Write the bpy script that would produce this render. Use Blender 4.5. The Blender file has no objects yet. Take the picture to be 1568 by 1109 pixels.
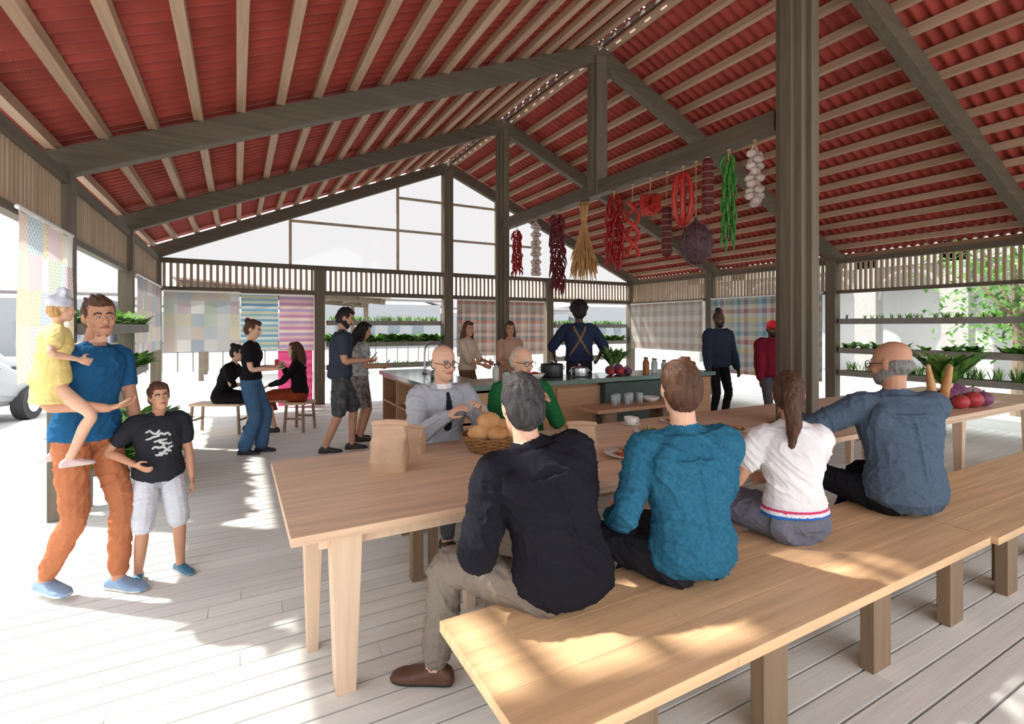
import bpy, math, random, time
from math import sin, cos, pi, sqrt
from mathutils import Vector as V, Matrix, noise as mnoise
from mathutils.bvhtree import BVHTree
random.seed(7)
SC=bpy.context.scene
COL=SC.collection
Z=V((0,0,1)); X=V((1,0,0)); Y=V((0,1,0))
# ------------------------------------------------------------------ materials
def lin(c):
    r=[]
    for a in c[:3]:
        a=a/255.0
        r.append(a/12.92 if a<=.04045 else ((a+.055)/1.055)**2.4)
    return (r[0],r[1],r[2],1)
MATS={}
def newmat(name):
    m=bpy.data.materials.new(name); m.use_nodes=True
    nt=m.node_tree
    return m,nt,nt.nodes,nt.links,nt.nodes['Principled BSDF']
def mixc(N,L,fac,a,b,blend='MIX'):
    n=N.new('ShaderNodeMix'); n.data_type='RGBA'; n.blend_type=blend
    for s,val in ((0,fac),(6,a),(7,b)):
        if hasattr(val,'is_output') : L.new(val,n.inputs[s])
        else: n.inputs[s].default_value=val
    return n.outputs[2]
def mth(N,L,op,a,b=0.0):
    n=N.new('ShaderNodeMath'); n.operation=op
    for s,val in ((0,a),(1,b)):
        if hasattr(val,'is_output'): L.new(val,n.inputs[s])
        else: n.inputs[s].default_value=val
    return n.outputs[0]
def sc(c,f): return tuple(min(1,x*f) for x in c[:3])+(1,)
def mat(name,col,rough=.6,metal=0,var=.15,scale=8,bump=0.0,bscale=40,stretch=(1,1,1),island=0.0,trans=0,col2=None,spec=.4,emit=0):
    if name in MATS: return MATS[name]
    m,nt,N,L,B=newmat(name)
    c=lin(col)
    tc=N.new('ShaderNodeTexCoord'); mp=N.new('ShaderNodeMapping'); mp.inputs['Scale'].default_value=stretch
    L.new(tc.outputs['Object'],mp.inputs['Vector'])
    nz=N.new('ShaderNodeTexNoise'); nz.inputs['Scale'].default_value=scale; nz.inputs['Detail'].default_value=4
    L.new(mp.outputs['Vector'],nz.inputs['Vector'])
    rp=N.new('ShaderNodeMapRange'); rp.inputs[1].default_value=.3; rp.inputs[2].default_value=.7
    L.new(nz.outputs['Fac'],rp.inputs[0])
    c2=lin(col2) if col2 else sc(c,1+var)
    out=mixc(N,L,rp.outputs[0],sc(c,1-var) if not col2 else c,c2)
    if island:
        g=N.new('ShaderNodeNewGeometry')
        f=mth(N,L,'MULTIPLY_ADD',g.outputs['Random Per Island'],island); 
        f.node.inputs[2].default_value=1-island/2
        hs=N.new('ShaderNodeHueSaturation'); L.new(f,hs.inputs['Value']); L.new(out,hs.inputs['Color']); out=hs.outputs[0]
    L.new(out,B.inputs['Base Color'])
    B.inputs['Roughness'].default_value=rough; B.inputs['Metallic'].default_value=metal
    B.inputs['Specular IOR Level'].default_value=spec
    if bump:
        n2=N.new('ShaderNodeTexNoise'); n2.inputs['Scale'].default_value=bscale; n2.inputs['Detail'].default_value=3
        L.new(mp.outputs['Vector'],n2.inputs['Vector'])
        bp=N.new('ShaderNodeBump'); bp.inputs['Strength'].default_value=bump; bp.inputs['Distance'].default_value=.01
        L.new(n2.outputs['Fac'],bp.inputs['Height']); L.new(bp.outputs[0],B.inputs['Normal'])
    if trans:
        tr=N.new('ShaderNodeBsdfTranslucent'); L.new(out,tr.inputs['Color'])
        mx=N.new('ShaderNodeMixShader'); mx.inputs[0].default_value=trans
        L.new(B.outputs[0],mx.inputs[1]); L.new(tr.outputs[0],mx.inputs[2])
        L.new(mx.outputs[0],N['Material Output'].inputs['Surface'])
    MATS[name]=m
    return m
def wood(name,col,axis,var=.14,island=.12,rough=.55,fine=1.0,bump=.15):
    st=[22*fine,22*fine,22*fine]; st[axis]=1.1*fine
    return mat(name,col,rough,var=var,scale=1.3,stretch=tuple(st),island=island,bump=bump,bscale=3,spec=.3)
def fabricmat(name,kind,cols,cell=.22,tl=.3):
    m,nt,N,L,B=newmat(name)
    tc=N.new('ShaderNodeTexCoord'); sp=N.new('ShaderNodeSeparateXYZ'); L.new(tc.outputs['Object'],sp.inputs[0])
    x=sp.outputs['X']; z=sp.outputs['Z']
    def ramp(fac,cs):
        r=N.new('ShaderNodeValToRGB'); r.color_ramp.interpolation='CONSTANT'
        e=r.color_ramp.elements
        while len(e)<len(cs): e.new(.5)
        for i,cc in enumerate(cs):
            e[i].position=i/len(cs); e[i].color=lin(cc)
        L.new(fac,r.inputs[0]); return r.outputs[0]
    if kind=='patch':
        fx=mth(N,L,'FLOOR',mth(N,L,'DIVIDE',x,cell)); fz=mth(N,L,'FLOOR',mth(N,L,'DIVIDE',z,cell*1.15))
        cb=N.new('ShaderNodeCombineXYZ'); L.new(fx,cb.inputs[0]); L.new(fz,cb.inputs[1])
        wn=N.new('ShaderNodeTexWhiteNoise'); L.new(cb.outputs[0],wn.inputs['Vector'])
        c=ramp(wn.outputs['Value'],cols)
        sx=mth(N,L,'SINE',mth(N,L,'MULTIPLY',x,170)); sz=mth(N,L,'SINE',mth(N,L,'MULTIPLY',z,130))
        mo=mth(N,L,'GREATER_THAN',mth(N,L,'MULTIPLY',sx,sz),.2)
        wn2=N.new('ShaderNodeTexWhiteNoise'); ad=N.new('ShaderNodeVectorMath'); ad.operation='ADD'; ad.inputs[1].default_value=(7,3,1)
        L.new(cb.outputs[0],ad.inputs[0]); L.new(ad.outputs[0],wn2.inputs['Vector'])
        f=mth(N,L,'MULTIPLY',mo,mth(N,L,'MULTIPLY',wn2.outputs['Value'],.7))
        c=mixc(N,L,f,c,lin((100,106,118)))
    elif kind=='stripe':
        c=ramp(mth(N,L,'FRACT',mth(N,L,'DIVIDE',z,cell)),cols)
    else:
        a=ramp(mth(N,L,'FRACT',mth(N,L,'DIVIDE',x,cell)),cols)
        b=ramp(mth(N,L,'FRACT',mth(N,L,'DIVIDE',z,cell*1.1)),cols[::-1])
        c=mixc(N,L,.5,a,b)
    L.new(c,B.inputs['Base Color']); B.inputs['Roughness'].default_value=.95
    tr=N.new('ShaderNodeBsdfTranslucent'); L.new(c,tr.inputs['Color'])
    mx=N.new('ShaderNodeMixShader'); mx.inputs[0].default_value=tl
    L.new(B.outputs[0],mx.inputs[1]); L.new(tr.outputs[0],mx.inputs[2]); L.new(mx.outputs[0],N['Material Output'].inputs['Surface'])
    return m
# ------------------------------------------------------------------ mesh builder
def catmull(P,sub):
    out=[]
    n=len(P)
    for i in range(n-1):
        p0=P[max(i-1,0)];p1=P[i];p2=P[i+1];p3=P[min(i+2,n-1)]
        for j in range(sub):
            t=j/sub
            out.append(((2*p1)+(p2-p0)*t+(2*p0-5*p1+4*p2-p3)*t*t+(3*p1-p0-3*p2+p3)*t**3)*.5)
    out.append(P[-1]); return out
class MB:
    def __init__(s): s.v=[];s.f=[];s.l=[]
    def add(s,vs,fs,lab):
        o=len(s.v); s.v+=[tuple(p) for p in vs]; s.f+=[tuple(i+o for i in f) for f in fs]; s.l+=[lab]*len(fs)
    def loft(s,rings,lab,n=18,pw=1.0,closed=False):
        vs=[];fs=[]
        for c,a,b in rings:
            for i in range(n):
                th=2*pi*i/n; ca=cos(th); sa=sin(th)
                if pw!=1: ca=math.copysign(abs(ca)**pw,ca); sa=math.copysign(abs(sa)**pw,sa)
                vs.append(V(c)+V(a)*ca+V(b)*sa)
        m=len(rings)
        for j in range(m-1 if not closed else m):
            for i in range(n):
                i2=(i+1)%n; j2=(j+1)%m
                fs.append((j*n+i,j*n+i2,j2*n+i2,j2*n+i))
        if not closed:
            vs.append(V(rings[0][0])); c0=len(vs)-1; vs.append(V(rings[-1][0])); c1=len(vs)-1
            for i in range(n):
                i2=(i+1)%n
                fs.append((i2,i,c0)); fs.append(((m-1)*n+i,(m-1)*n+i2,c1))
        s.add(vs,fs,lab)
    def tube(s,pts,radii,lab,n=12,sub=4,caps=True,flat=1.0,ref=None,closed=False):
        P=[V(p) for p in pts]
        if not hasattr(radii,'__len__'): radii=[radii]*len(P)
        R=[V((r,0,0)) for r in radii]
        if sub>1: P2=catmull(P,sub); R2=[max(q.x,.0005) for q in catmull(R,sub)]
        else: P2=P; R2=list(radii)
        rings=[]; prev=None
        m=len(P2)
        for i in range(m):
            t=(P2[min(i+1,m-1)]-P2[max(i-1,0)])
            if t.length<1e-9: t=V((0,0,1))
            t=t.normalized()
            if prev is None:
                a=ref or (Z if abs(t.z)<.9 else X)
                a=(a-t*a.dot(t)).normalized()
            else: a=(prev-t*prev.dot(t)).normalized()
            prev=a; b=t.cross(a)
            r=R2[i]
            if i==0 and caps:
                for q in (80,55,28): rings.append((P2[i]-t*r*sin(math.radians(q)),a*r*cos(math.radians(q)),b*r*flat*cos(math.radians(q))))
            rings.append((P2[i],a*r,b*r*flat))
            if i==m-1 and caps:
                for q in (28,55,80): rings.append((P2[i]+t*r*sin(math.radians(q)),a*r*cos(math.radians(q)),b*r*flat*cos(math.radians(q))))
        s.loft(rings,lab,n)
    def ball(s,c,r,lab,R=None,n=16,m=10):
        c=V(c)
        if not hasattr(r,'__len__'): r=(r,r,r)
        R=R or Matrix.Identity(3)
        rings=[]
        for j in range(1,m):
            ph=pi*j/m
            rings.append((c+R@V((0,0,-r[2]*cos(ph))),R@V((r[0]*sin(ph),0,0)),R@V((0,r[1]*sin(ph),0))))
        rings=[(c+R@V((0,0,-r[2])),R@V((1e-4,0,0)),R@V((0,1e-4,0)))]+rings+[(c+R@V((0,0,r[2])),R@V((1e-4,0,0)),R@V((0,1e-4,0)))]
        s.loft(rings,lab,n)
    def box(s,x0,x1,y0,y1,z0,z1,lab):
        vs=[(x,y,z) for z in(z0,z1) for y in(y0,y1) for x in(x0,x1)]
        s.add(vs,[(0,2,3,1),(4,5,7,6),(0,1,5,4),(2,6,7,3),(0,4,6,2),(1,3,7,5)],lab)
    def beam(s,p0,p1,w,h,lab,up=Z,w2=None,h2=None):
        p0=V(p0);p1=V(p1);t=(p1-p0).normalized(); a=t.cross(up).normalized(); b=a.cross(t).normalized()
        w2=w if w2 is None else w2; h2=h if h2 is None else h2
        vs=[]
        for p,ww,hh in((p0,w,h),(p1,w2,h2)):
            for sa,sb in((-1,-1),(1,-1),(1,1),(-1,1)): vs.append(p+a*ww/2*sa+b*hh/2*sb)
        s.add(vs,[(3,2,1,0),(4,5,6,7),(0,1,5,4),(1,2,6,5),(2,3,7,6),(3,0,4,7)],lab)
    def rect(s,rings,lab):
        vs=[];fs=[]
        for c,hx,hy in rings:
            c=V(c)
            for sx,sy in((-1,-1),(1,-1),(1,1),(-1,1)): vs.append(c+V((sx*hx,sy*hy,0)))
        for j in range(len(rings)-1):
            for i in range(4): fs.append((j*4+i,j*4+(i+1)%4,j*4+4+(i+1)%4,j*4+4+i))
        m=len(rings)-1
        fs.append((3,2,1,0)); fs.append((m*4,m*4+1,m*4+2,m*4+3))
        s.add(vs,fs,lab)
    def lathe(s,prof,c,lab,n=28):
        c=V(c)
        s.loft([(c+V((0,0,z)),X*max(r,1e-4),Y*max(r,1e-4)) for r,z in prof],lab,n)
    def leaf(s,base,d,length,width,droop,lab,seg=4):
        d=V(d).normalized(); side=d.cross(Z)
        if side.length<.05: side=V((cos(length*900),sin(length*900),0))
        side.normalize(); p=V(base); vs=[];fs=[]
        for i in range(seg+1):
            t=i/seg; w=width*max(sin(pi*min(1,t*.92+.06)),.03)
            vs+= [p-side*w/2, p+side*w/2]
            d=(d-Z*droop/seg).normalized(); p=p+d*length/seg
        for i in range(seg): fs.append((2*i,2*i+1,2*i+3,2*i+2))
        s.add(vs,fs,lab)
    def obj(s,name,mats,smooth=False,bevel=0,loc=(0,0,0),rot=0,parent=None,scale=1):
        me=bpy.data.meshes.new(name); me.from_pydata(s.v,[],s.f)
        labs=list(dict.fromkeys(s.l))
        for l in labs: me.materials.append(mats[l] if isinstance(mats,dict) else mats)
        ix={l:i for i,l in enumerate(labs)}
        me.polygons.foreach_set('material_index',[ix[l] for l in s.l])
        if smooth: me.polygons.foreach_set('use_smooth',[True]*len(s.f))
        me.update()
        o=bpy.data.objects.new(name,me); COL.objects.link(o)
        o.location=loc; o.rotation_euler=(0,0,rot); o.scale=(scale,)*3
        if parent: o.parent=parent
        if bevel:
            b=o.modifiers.new('bevel','BEVEL'); b.width=bevel; b.segments=2; b.limit_method='ANGLE'
        return o
# ------------------------------------------------------------------ palette
dark=wood('post_timber',(106,96,82),2,var=.2,island=.1)
darkx=wood('rafter_timber_x',(100,90,77),0,var=.18,island=.1)
darky=wood('beam_timber_y',(100,90,77),1,var=.18,island=.1)
purl=wood('purlin_timber',(178,148,124),1,var=.14,island=.18)
slat=wood('slat_timber',(172,150,126),2,var=.15,island=.2)
tabw=wood('table_wood',(220,188,158),0,var=.16,island=.08,rough=.45)
benw=wood('bench_wood',(230,190,146),0,var=.18,island=.1,rough=.4,fine=.8)
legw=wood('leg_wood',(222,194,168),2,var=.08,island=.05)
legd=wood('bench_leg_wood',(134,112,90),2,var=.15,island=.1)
islw=wood('cabinet_wood',(192,150,116),0,var=.1)
deck=wood('deck_boards',(230,230,226),0,var=.07,island=.12,rough=.6,bump=.1)
roofm=mat('red_corrugated_sheet',(158,66,56),.5,var=.2,scale=3,spec=.3)
green=[mat('leaf_green',(96,150,60),.6,var=.35,scale=14,trans=.35),mat('leaf_pale',(150,190,110),.6,var=.25,scale=14,trans=.4),mat('leaf_dark',(60,105,45),.6,var=.3,scale=14,trans=.25)]
pale=mat('pale_render',(150,150,147),.9,var=.05)
white=mat('white_paint',(240,240,238),.6,var=.02)
metal=mat('brushed_steel',(190,192,195),.25,metal=1,var=.05)
# ------------------------------------------------------------------ building shell
XL,XR,XM=-1.28,9.93,4.325
YB=11.1; FR=[-0.1,2.7,5.5,8.3,11.1]
def zr(x): # rafter underside
    return 2.85+.42*(5.605-abs(x-XM))
# floor
mb=MB(); y=-3.0
while y<11.5:
    xs=[-3.2]+sorted([random.uniform(-1,9) for _ in range(3)])+[10.3]
    for a,b in zip(xs[:-1],xs[1:]):
        if b-a>.01: mb.box(a+.001,b-.001,y,y+.117,-.03,0,'d')
    y+=.13
mb.box(-3.2,10.3,-3,11.55,-.12,-.035,'u')
mb.obj('floor',{'d':deck,'u':mat('deck_underlay',(56,53,48),.9)})
mb=MB(); mb.box(-70,90,-60,110,-.5,-.13,'g'); mb.obj('ground',mat('pale_paving',(200,200,197),.9,var=.08,scale=.6))
# posts
def post(name,x,y,z1,w,plies=True):
    m=MB()
    if plies:
        m.box(x-w/2,x+w/2,y-w*.16,y+w*.16,0,z1,'a'); m.box(x-w*.16,x+w*.16,y-w/2,y+w/2,0,z1,'a')
        m.box(x-w*.36,x+w*.36,y-w*.36,y+w*.36,0,z1-.0,'a')
    else: m.box(x-w/2,x+w/2,y-w/2,y+w/2,0,z1,'a')
    m.obj(name,dark,bevel=.006)
for yy in FR: 
    post('timber_post',XL,yy,2.87,.16,False); post('timber_post',XR,yy,2.87,.18,False)
for xx in (1.5,7.13): post('timber_post',xx,YB,2.8,.2,False)
post('timber_post',XM,YB,zr(XM)+.05,.22,False)
post('timber_post',XM,8.3,zr(XM)+.05,.25)
post('timber_post',XM,2.7,zr(XM)+.05,.33)
m=MB(); w=.25
m.box(XM-w/2,XM+w/2,5.5-.045,5.5+.045,3.4,zr(XM)+.05,'a'); m.box(XM-w/2*.7,XM+w/2*.7,5.5-.11,5.5+.11,3.4,zr(XM)+.05,'a')
m.obj('king_post',dark,bevel=.006)
for i,yy in enumerate(FR):
    m=MB(); h=.22
    for sgn in(-1,1):
        x0=XM+sgn*5.95
        m.beam((x0,yy,zr(x0)+h/2),(XM,yy,zr(XM)+h/2),.13,h,'r')
    m.obj('roof_rafter',darkx,bevel=.006)
m=MB(); m.box(XM-.07,XM+.07,2.87,8.17,3.38,3.56,'a'); m.obj('longitudinal_beam',darky,bevel=.006)
# purlins
m=MB(); n=17
for sgn in(-1,1):
    for i in range(n+1):
        x=XM+sgn*(.16+i*5.85/n); z=zr(x)+.23+.045
        m.beam((x,-3,z),(x,11.45,z),.075,.085,'p')
m.obj('roof_purlins',purl)
# corrugated roof
def sheet(m,x0,x1,y0,y1,pitch=.13,amp=.024):
    nn=int((y1-y0)/pitch*8); vs=[];fs=[]
    xs=[x0,x1]
    for i in range(nn+1):
        y=y0+(y1-y0)*i/nn; dz=amp*sin(2*pi*y/pitch)
        for x in xs: vs.append((x,y,zr(x)+.345+dz))
    for i in range(nn): fs.append((2*i,2*i+1,2*i+3,2*i+2))
    m.add(vs,fs,'s')
m=MB()
# unseen openings added in the left slope to let sun onto the bench
sheet(m,-1.75,-1.2,-3,11.5); sheet(m,.45,XM-.06,-3,11.5); sheet(m,-1.2,.45,-3,1.9); sheet(m,-1.2,.45,3.4,11.5); sheet(m,-.4,-.02,1.9,3.4)
sheet(m,XM+.06,XM+6.05,-3,11.5)
m.obj('ceiling',roofm,smooth=True)
m=MB()
for i in range(7):
    yy=2.0+i*.22; m.beam((-.02,yy,zr(-.02)+.39),(.45,yy,zr(.45)+.39),.07,.03,'l')
m.obj('sun_stripe_slats',slat)  # unseen slats added to cut the sun on the bench into stripes
m=MB(); y=-3
while y<11.3:
    m.box(XM-.16,XM+.16,y,y+.16,zr(XM)+.375,zr(XM)+.39,'c'); y+=.27
m.box(XM-.11,XM-.08,-3,11.5,zr(XM)+.26,zr(XM)+.32,'c'); m.box(XM+.08,XM+.11,-3,11.5,zr(XM)+.26,zr(XM)+.32,'c')
m.obj('ridge_cap',darky)
# walls: plates, slat bands
def slats(m,p0,p1,z0,z1,pitch,wd,dp):
    p0=V(p0);p1=V(p1);d=p1-p0;nn=int(d.length/pitch);t=d.normalized()
    for i in range(nn+1):
        c=p0+t*(i*pitch)
        hx=abs(t.x)*wd/2+abs(t.y)*dp/2; hy=abs(t.y)*wd/2+abs(t.x)*dp/2
        m.box(c.x-hx,c.x+hx,c.y-hy,c.y+hy,z0,z1,'s')
for nm,x,zb,pt in(('wall_left',XL,2.38,.075),('wall_right',XR,2.28,.085)):
    m=MB()
    for a,b in zip(FR[:-1],FR[1:]):
        slats(m,(x,a+.1,0),(x,b-.1,0),zb,2.8,pt,.035,.05)
    m.box(x-.06,x+.06,-3,YB+.1,2.78,2.87,'b'); m.box(x-.04,x+.04,-.1,YB,zb-.06,zb,'b')
    m.obj(nm,{'s':slat,'b':darky})
m=MB(); xs=[XL,1.5,XM,7.13,XR]
for a,b in zip(xs[:-1],xs[1:]): slats(m,(a+.12,YB,0),(b-.12,YB,0),2.34,2.78,.105,.05,.03)
m.box(XL,XR,YB-.05,YB+.05,2.77,2.86,'b'); m.box(XL,XR,YB-.045,YB+.045,2.25,2.34,'b'); 
m.obj('wall_back',{'s':slat,'b':darkx})
# gable glazing: mullions, and panes with a tint added to dim the sky
m=MB()
for x in (.95,3.15,5.6): m.box(x-.025,x+.025,YB-.03,YB+.03,2.86,zr(x)+.02,'b')
m.box(.95,XM,YB-.025,YB+.025,3.72,3.77,'b'); m.box(XM,6.9,YB-.025,YB+.025,3.6,3.65,'b'); m.box(3.15,5.6,YB-.025,YB+.025,4.45,4.5,'b')
m.add([(XL,YB+.04,2.86),(XR,YB+.04,2.86),(XM,YB+.04,zr(XM)+.1)],[(0,1,2)],'g')
gm,nt,N,L,B=newmat('sky_dimming_glazing'); tb=N.new('ShaderNodeBsdfTransparent'); tb.inputs[0].default_value=(.385,.375,.365,1); gl=N.new('ShaderNodeBsdfGlossy'); gl.inputs['Roughness'].default_value=.05
mx=N.new('ShaderNodeMixShader'); mx.inputs[0].default_value=.04; L.new(tb.outputs[0],mx.inputs[1]); L.new(gl.outputs[0],mx.inputs[2]); L.new(mx.outputs[0],N['Material Output'].inputs['Surface'])
m.obj('window_1',{'b':mat('mullion',(180,165,145),.6),'g':gm})
# fabric screens
def grey(c,k=.5,f=1.0):
    g=sum(c)/3; return tuple(int(min(255,(g+(v-g)*k)*f)) for v in c)
pastel=[(214,212,206),(180,196,206),(222,196,176),(190,206,180),(228,212,168),(212,184,188),(168,186,200),(226,224,216)]
def screen(name,p0,p1,z0,z1,mt,wob=.012):
    p0=V(p0+(0,));p1=V(p1+(0,)); Lw=(p1-p0).length; m=MB(); nx=60; vs=[];fs=[]
    for j in range(9):
        for i in range(nx+1):
            u=i/nx; vs.append((u*Lw,wob*sin(u*Lw*14+.6*sin(j*.7))*(1+.2*j/8),z0-1.6+(z1-z0)*j/8+0.0))
    for j in range(8):
        for i in range(nx): a=j*(nx+1)+i; fs.append((a,a+1,a+nx+2,a+nx+1))
    m.add(vs,fs,'f')
    o=m.obj(name,mt,smooth=True,loc=(p0.x,p0.y,1.6),rot=math.atan2(p1.y-p0.y,p1.x-p0.x))
    r=MB(); r.tube([(0,0,z1-1.6+.015),(Lw,0,z1-1.6+.015)],.016,'r',n=8,sub=1); r.obj('curtain_rail',white,parent=o)
    return o
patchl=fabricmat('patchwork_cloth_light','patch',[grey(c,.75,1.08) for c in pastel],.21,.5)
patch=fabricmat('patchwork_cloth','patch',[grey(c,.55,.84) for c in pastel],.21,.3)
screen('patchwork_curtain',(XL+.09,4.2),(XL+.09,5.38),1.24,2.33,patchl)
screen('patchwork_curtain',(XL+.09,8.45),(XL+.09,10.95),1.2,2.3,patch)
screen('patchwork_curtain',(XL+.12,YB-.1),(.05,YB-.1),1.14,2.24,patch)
screen('striped_curtain',(.07,YB-.1),(.72,YB-.1),1.14,2.22,fabricmat('blue_stripe_cloth','stripe',[(112,152,172),(182,186,178),(98,138,162),(180,180,168),(120,154,160),(174,170,146)],.3))
screen('striped_curtain',(.74,YB-.1),(1.38,YB-.1),1.14,2.22,fabricmat('pink_stripe_cloth','stripe',[(188,160,160),(158,134,164),(200,182,168),(168,122,150)],.24))
screen('magenta_curtain',(.72,YB-.08),(1.36,YB-.08),.02,1.12,fabricmat('magenta_cloth','stripe',[(204,80,124),(192,60,108),(214,94,136),(198,70,118)],.3))
pl1=fabricmat('warm_plaid_cloth','plaid',[(156,140,128),(122,106,98),(170,154,142),(98,114,120),(156,98,84),(162,156,146)],.42,.25)
pl2=fabricmat('cool_plaid_cloth','plaid',[grey(c,.7) for c in ((164,172,170),(84,132,152),(176,174,162),(164,84,90),(170,176,172),(192,168,96),(130,148,162))],.62,.25)
screen('plaid_curtain',(XM+.2,YB-.1),(5.55,YB-.1),.9,2.22,pl1)
screen('plaid_curtain',(5.9,YB-.1),(6.95,YB-.1),.9,2.22,pl1)
screen('plaid_curtain',(XR-.12,8.2),(XR-.12,5.62),.55,2.24,pl2)
screen('plaid_curtain',(XR-.12,10.95),(XR-.12,8.45),1.0,2.22,fabricmat('grey_plaid_cloth','plaid',[(170,166,160),(148,142,136),(180,176,170),(156,136,126)],.5,.25))
# planter shelves
def shelf(name,x0,x1,y0,y1,z,kind=0,dens=60,hgt=.22,seed=1,legs=False):
    rnd=random.Random(seed); m=MB()
    m.box(x0,x1,y0,y1,z-.03,z,'w')
    t=.015
    m.box(x0,x1,y0,y0+t,z,z+.07,'w');m.box(x0,x1,y1-t,y1,z,z+.07,'w');m.box(x0,x0+t,y0,y1,z,z+.07,'w');m.box(x1-t,x1,y0,y1,z,z+.07,'w')
    m.box(x0+t,x1-t,y0+t,y1-t,z,z+.05,'s')
    if legs:
        for a in(x0+.03,x1-.03):
            for b in(y0+.05,y1-.05): m.box(a-.02,a+.02,b-.02,b+.02,0,z-.03,'w')
    for i in range(dens):
        px=rnd.uniform(x0+.04,x1-.04);py=rnd.uniform(y0+.04,y1-.04)
        if kind==0:
            for k in range(6):
                a=rnd.uniform(0,2*pi); m.leaf((px,py,z+.04),(cos(a)*.3,sin(a)*.3,1),hgt*rnd.uniform(.6,1.1),.016,.5,'g%d'%rnd.choice((0,1,1,2)),3)
        else:
            for k in range(11):
                a=rnd.uniform(0,2*pi); m.leaf((px,py,z+.04),(cos(a),sin(a),rnd.uniform(.8,2.4)),hgt*rnd.uniform(.6,1.25),hgt*.4,1.0,'g%d'%rnd.choice((0,0,1,2)),4)
    return m.obj(name,{'w':mat('shelf_metal',(140,136,128),.5),'s':mat('soil',(70,55,42),.95),'g0':green[0],'g1':green[1],'g2':green[2]})
shelf('herb_planter',XL-.1,XL+.26,5.65,8.15,1.56,1,40,.22,1)
shelf('herb_planter',XL-.1,XL+.26,5.65,8.15,1.06,1,52,.26,2)
shelf('floor_planter',XL+.1,XL+.5,5.7,7.9,.3,1,46,.4,3,True)
for z,k,d,h,s in((1.66,0,90,.16,4),(1.2,1,90,.28,5),(.72,0,30,.1,6)):
    shelf('herb_planter',1.65,XM-.15,YB-.02,YB+.26,z,k,d,h,s)
for z,k,d,h,s in((1.6,0,70,.16,7),(1.15,1,70,.24,8),(.72,0,20,.1,9)):
    shelf('herb_planter',7.3,XR-.15,YB-.02,YB+.26,z,k,d,h,s)
for z,k,d,h,s in((1.68,0,110,.13,10),(1.14,1,70,.2,11),(.72,0,140,.24,12)):
    shelf('herb_planter',XR-.05,XR+.25,-.0,5.38,z,k,d,h,s)
# ------------------------------------------------------------------ outside
def tree(name,x,y,h,r,n,seed,sz=.16):
    rnd=random.Random(seed); m=MB()
    m.tube([(0,0,-.13),(.05,0,h*.35),(-.05,.05,h*.7)],[.12,.09,.04],'t',n=8)
    cl=[]
    for i in range(9):
        a=rnd.uniform(0,2*pi); rr=r*rnd.uniform(.2,.8); c=V((cos(a)*rr,sin(a)*rr,h*rnd.uniform(.4,1))); cl.append(c)
        m.tube([(0,0,h*.4),c*.6+V((0,0,h*.2)),c],[.05,.03,.012],'t',n=6,sub=2)
    for i in range(n):
        c=rnd.choice(cl); d=V((rnd.gauss(0,1),rnd.gauss(0,1),rnd.gauss(0,.8))).normalized()*r*.5*rnd.random()**.4
        m.leaf(c+d,(rnd.gauss(0,1),rnd.gauss(0,1),rnd.gauss(0,.5)),sz*rnd.uniform(.7,1.3),sz*.5,.5,'g%d'%rnd.choice((0,1,1,2)),2)
    m.obj(name,{'t':mat('bark',(130,115,98),.9),'g0':green[1],'g1':green[0],'g2':green[2]},loc=(x,y,0))
tree('garden_tree',13.3,3.9,4.0,1.7,1700,1); tree('garden_tree',13.5,.8,4.4,2.0,1800,2); tree('garden_tree',16.5,4.6,3.4,1.5,1100,4)
m=MB()  # arcaded building
for i in range(10):
    y0=-6+i*2.6
    m.box(20,20.5,y0,y0+.7,-.13,4.5,'p')
    pts=[(20.2,y0+.7+.95-.95*cos(a),2.6+.95*sin(a)) for a in [pi*k/10 for k in range(11)]]
    m.tube(pts,.09,'p',n=6,sub=1)
m.box(20,20.5,-6,20.5,3.7,6,'p'); m.box(21.5,26,-6,20.5,-.13,6.2,'q')
m.obj('arcaded_building',{'p':pale,'q':mat('rear_render',(188,190,190),.9,var=.03)})  # rear block has a lighter render than the arcade
m=MB() # garden pavilion behind
for x in(-1,1.6,4.2): 
    for y in(19,21.5): m.box(x-.07,x+.07,y-.07,y+.07,-.13,2.55,'w')
m.beam((-1.6,18.6,2.95),(4.8,18.6,2.5),.15,.18,'w'); m.beam((-1.6,21.9,2.95),(4.8,21.9,2.5),.15,.18,'w')
for i in range(9): m.beam((-1.4+i*.75,18.3,2.98-i*.0525),(-1.4+i*.75,22.2,2.98-i*.0525),.06,.1,'w')
m.beam((-1.7,20.2,3.08),(4.9,20.2,2.62),4.2,.05,'r')
for i in range(40): m.box(-6+i*.5,-5.96+i*.5,23,23.04,-.13,.95,'w')
m.box(-6,14,22.98,23.06,.95,1.02,'w')
m.obj('garden_pavilion',{'w':mat('weathered_wood',(120,108,96),.8),'r':mat('pale_tile',(150,136,124),.8)})
m=MB()
for i,(x0,x1,h) in enumerate(((-18,-7,3.3),(-6,3,2.6),(4,15,3.4),(16,28,2.8),(29,44,3.6))):
    m.box(x0,x1,40,46,-.13,h,'p'); m.beam(((x0+x1)/2,40.5,h+.35),((x0+x1)/2,46,h+1.2),x1-x0+.8,.2,'r')
    for k in range(int((x1-x0)/2)): m.box(x0+.6+k*2,x0+1.5+k*2,39.95,40,.9,2.0,'w')
m.obj('distant_houses',{'p':mat('far_render',(142,146,150),.9,var=.04),'r':mat('far_roof',(128,124,124),.9),'w':mat('far_window',(108,116,124),.5)})
m=MB(); m.box(-14,-11,-4,26,-.13,5,'p'); 
for i in range(9): m.box(-11.02,-10.9,-1+i*3,.4+i*3,.9,2.4,'g')
m.obj('street_building',{'p':pale,'g':mat('pale_glass',(120,134,142),.2)})
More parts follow.
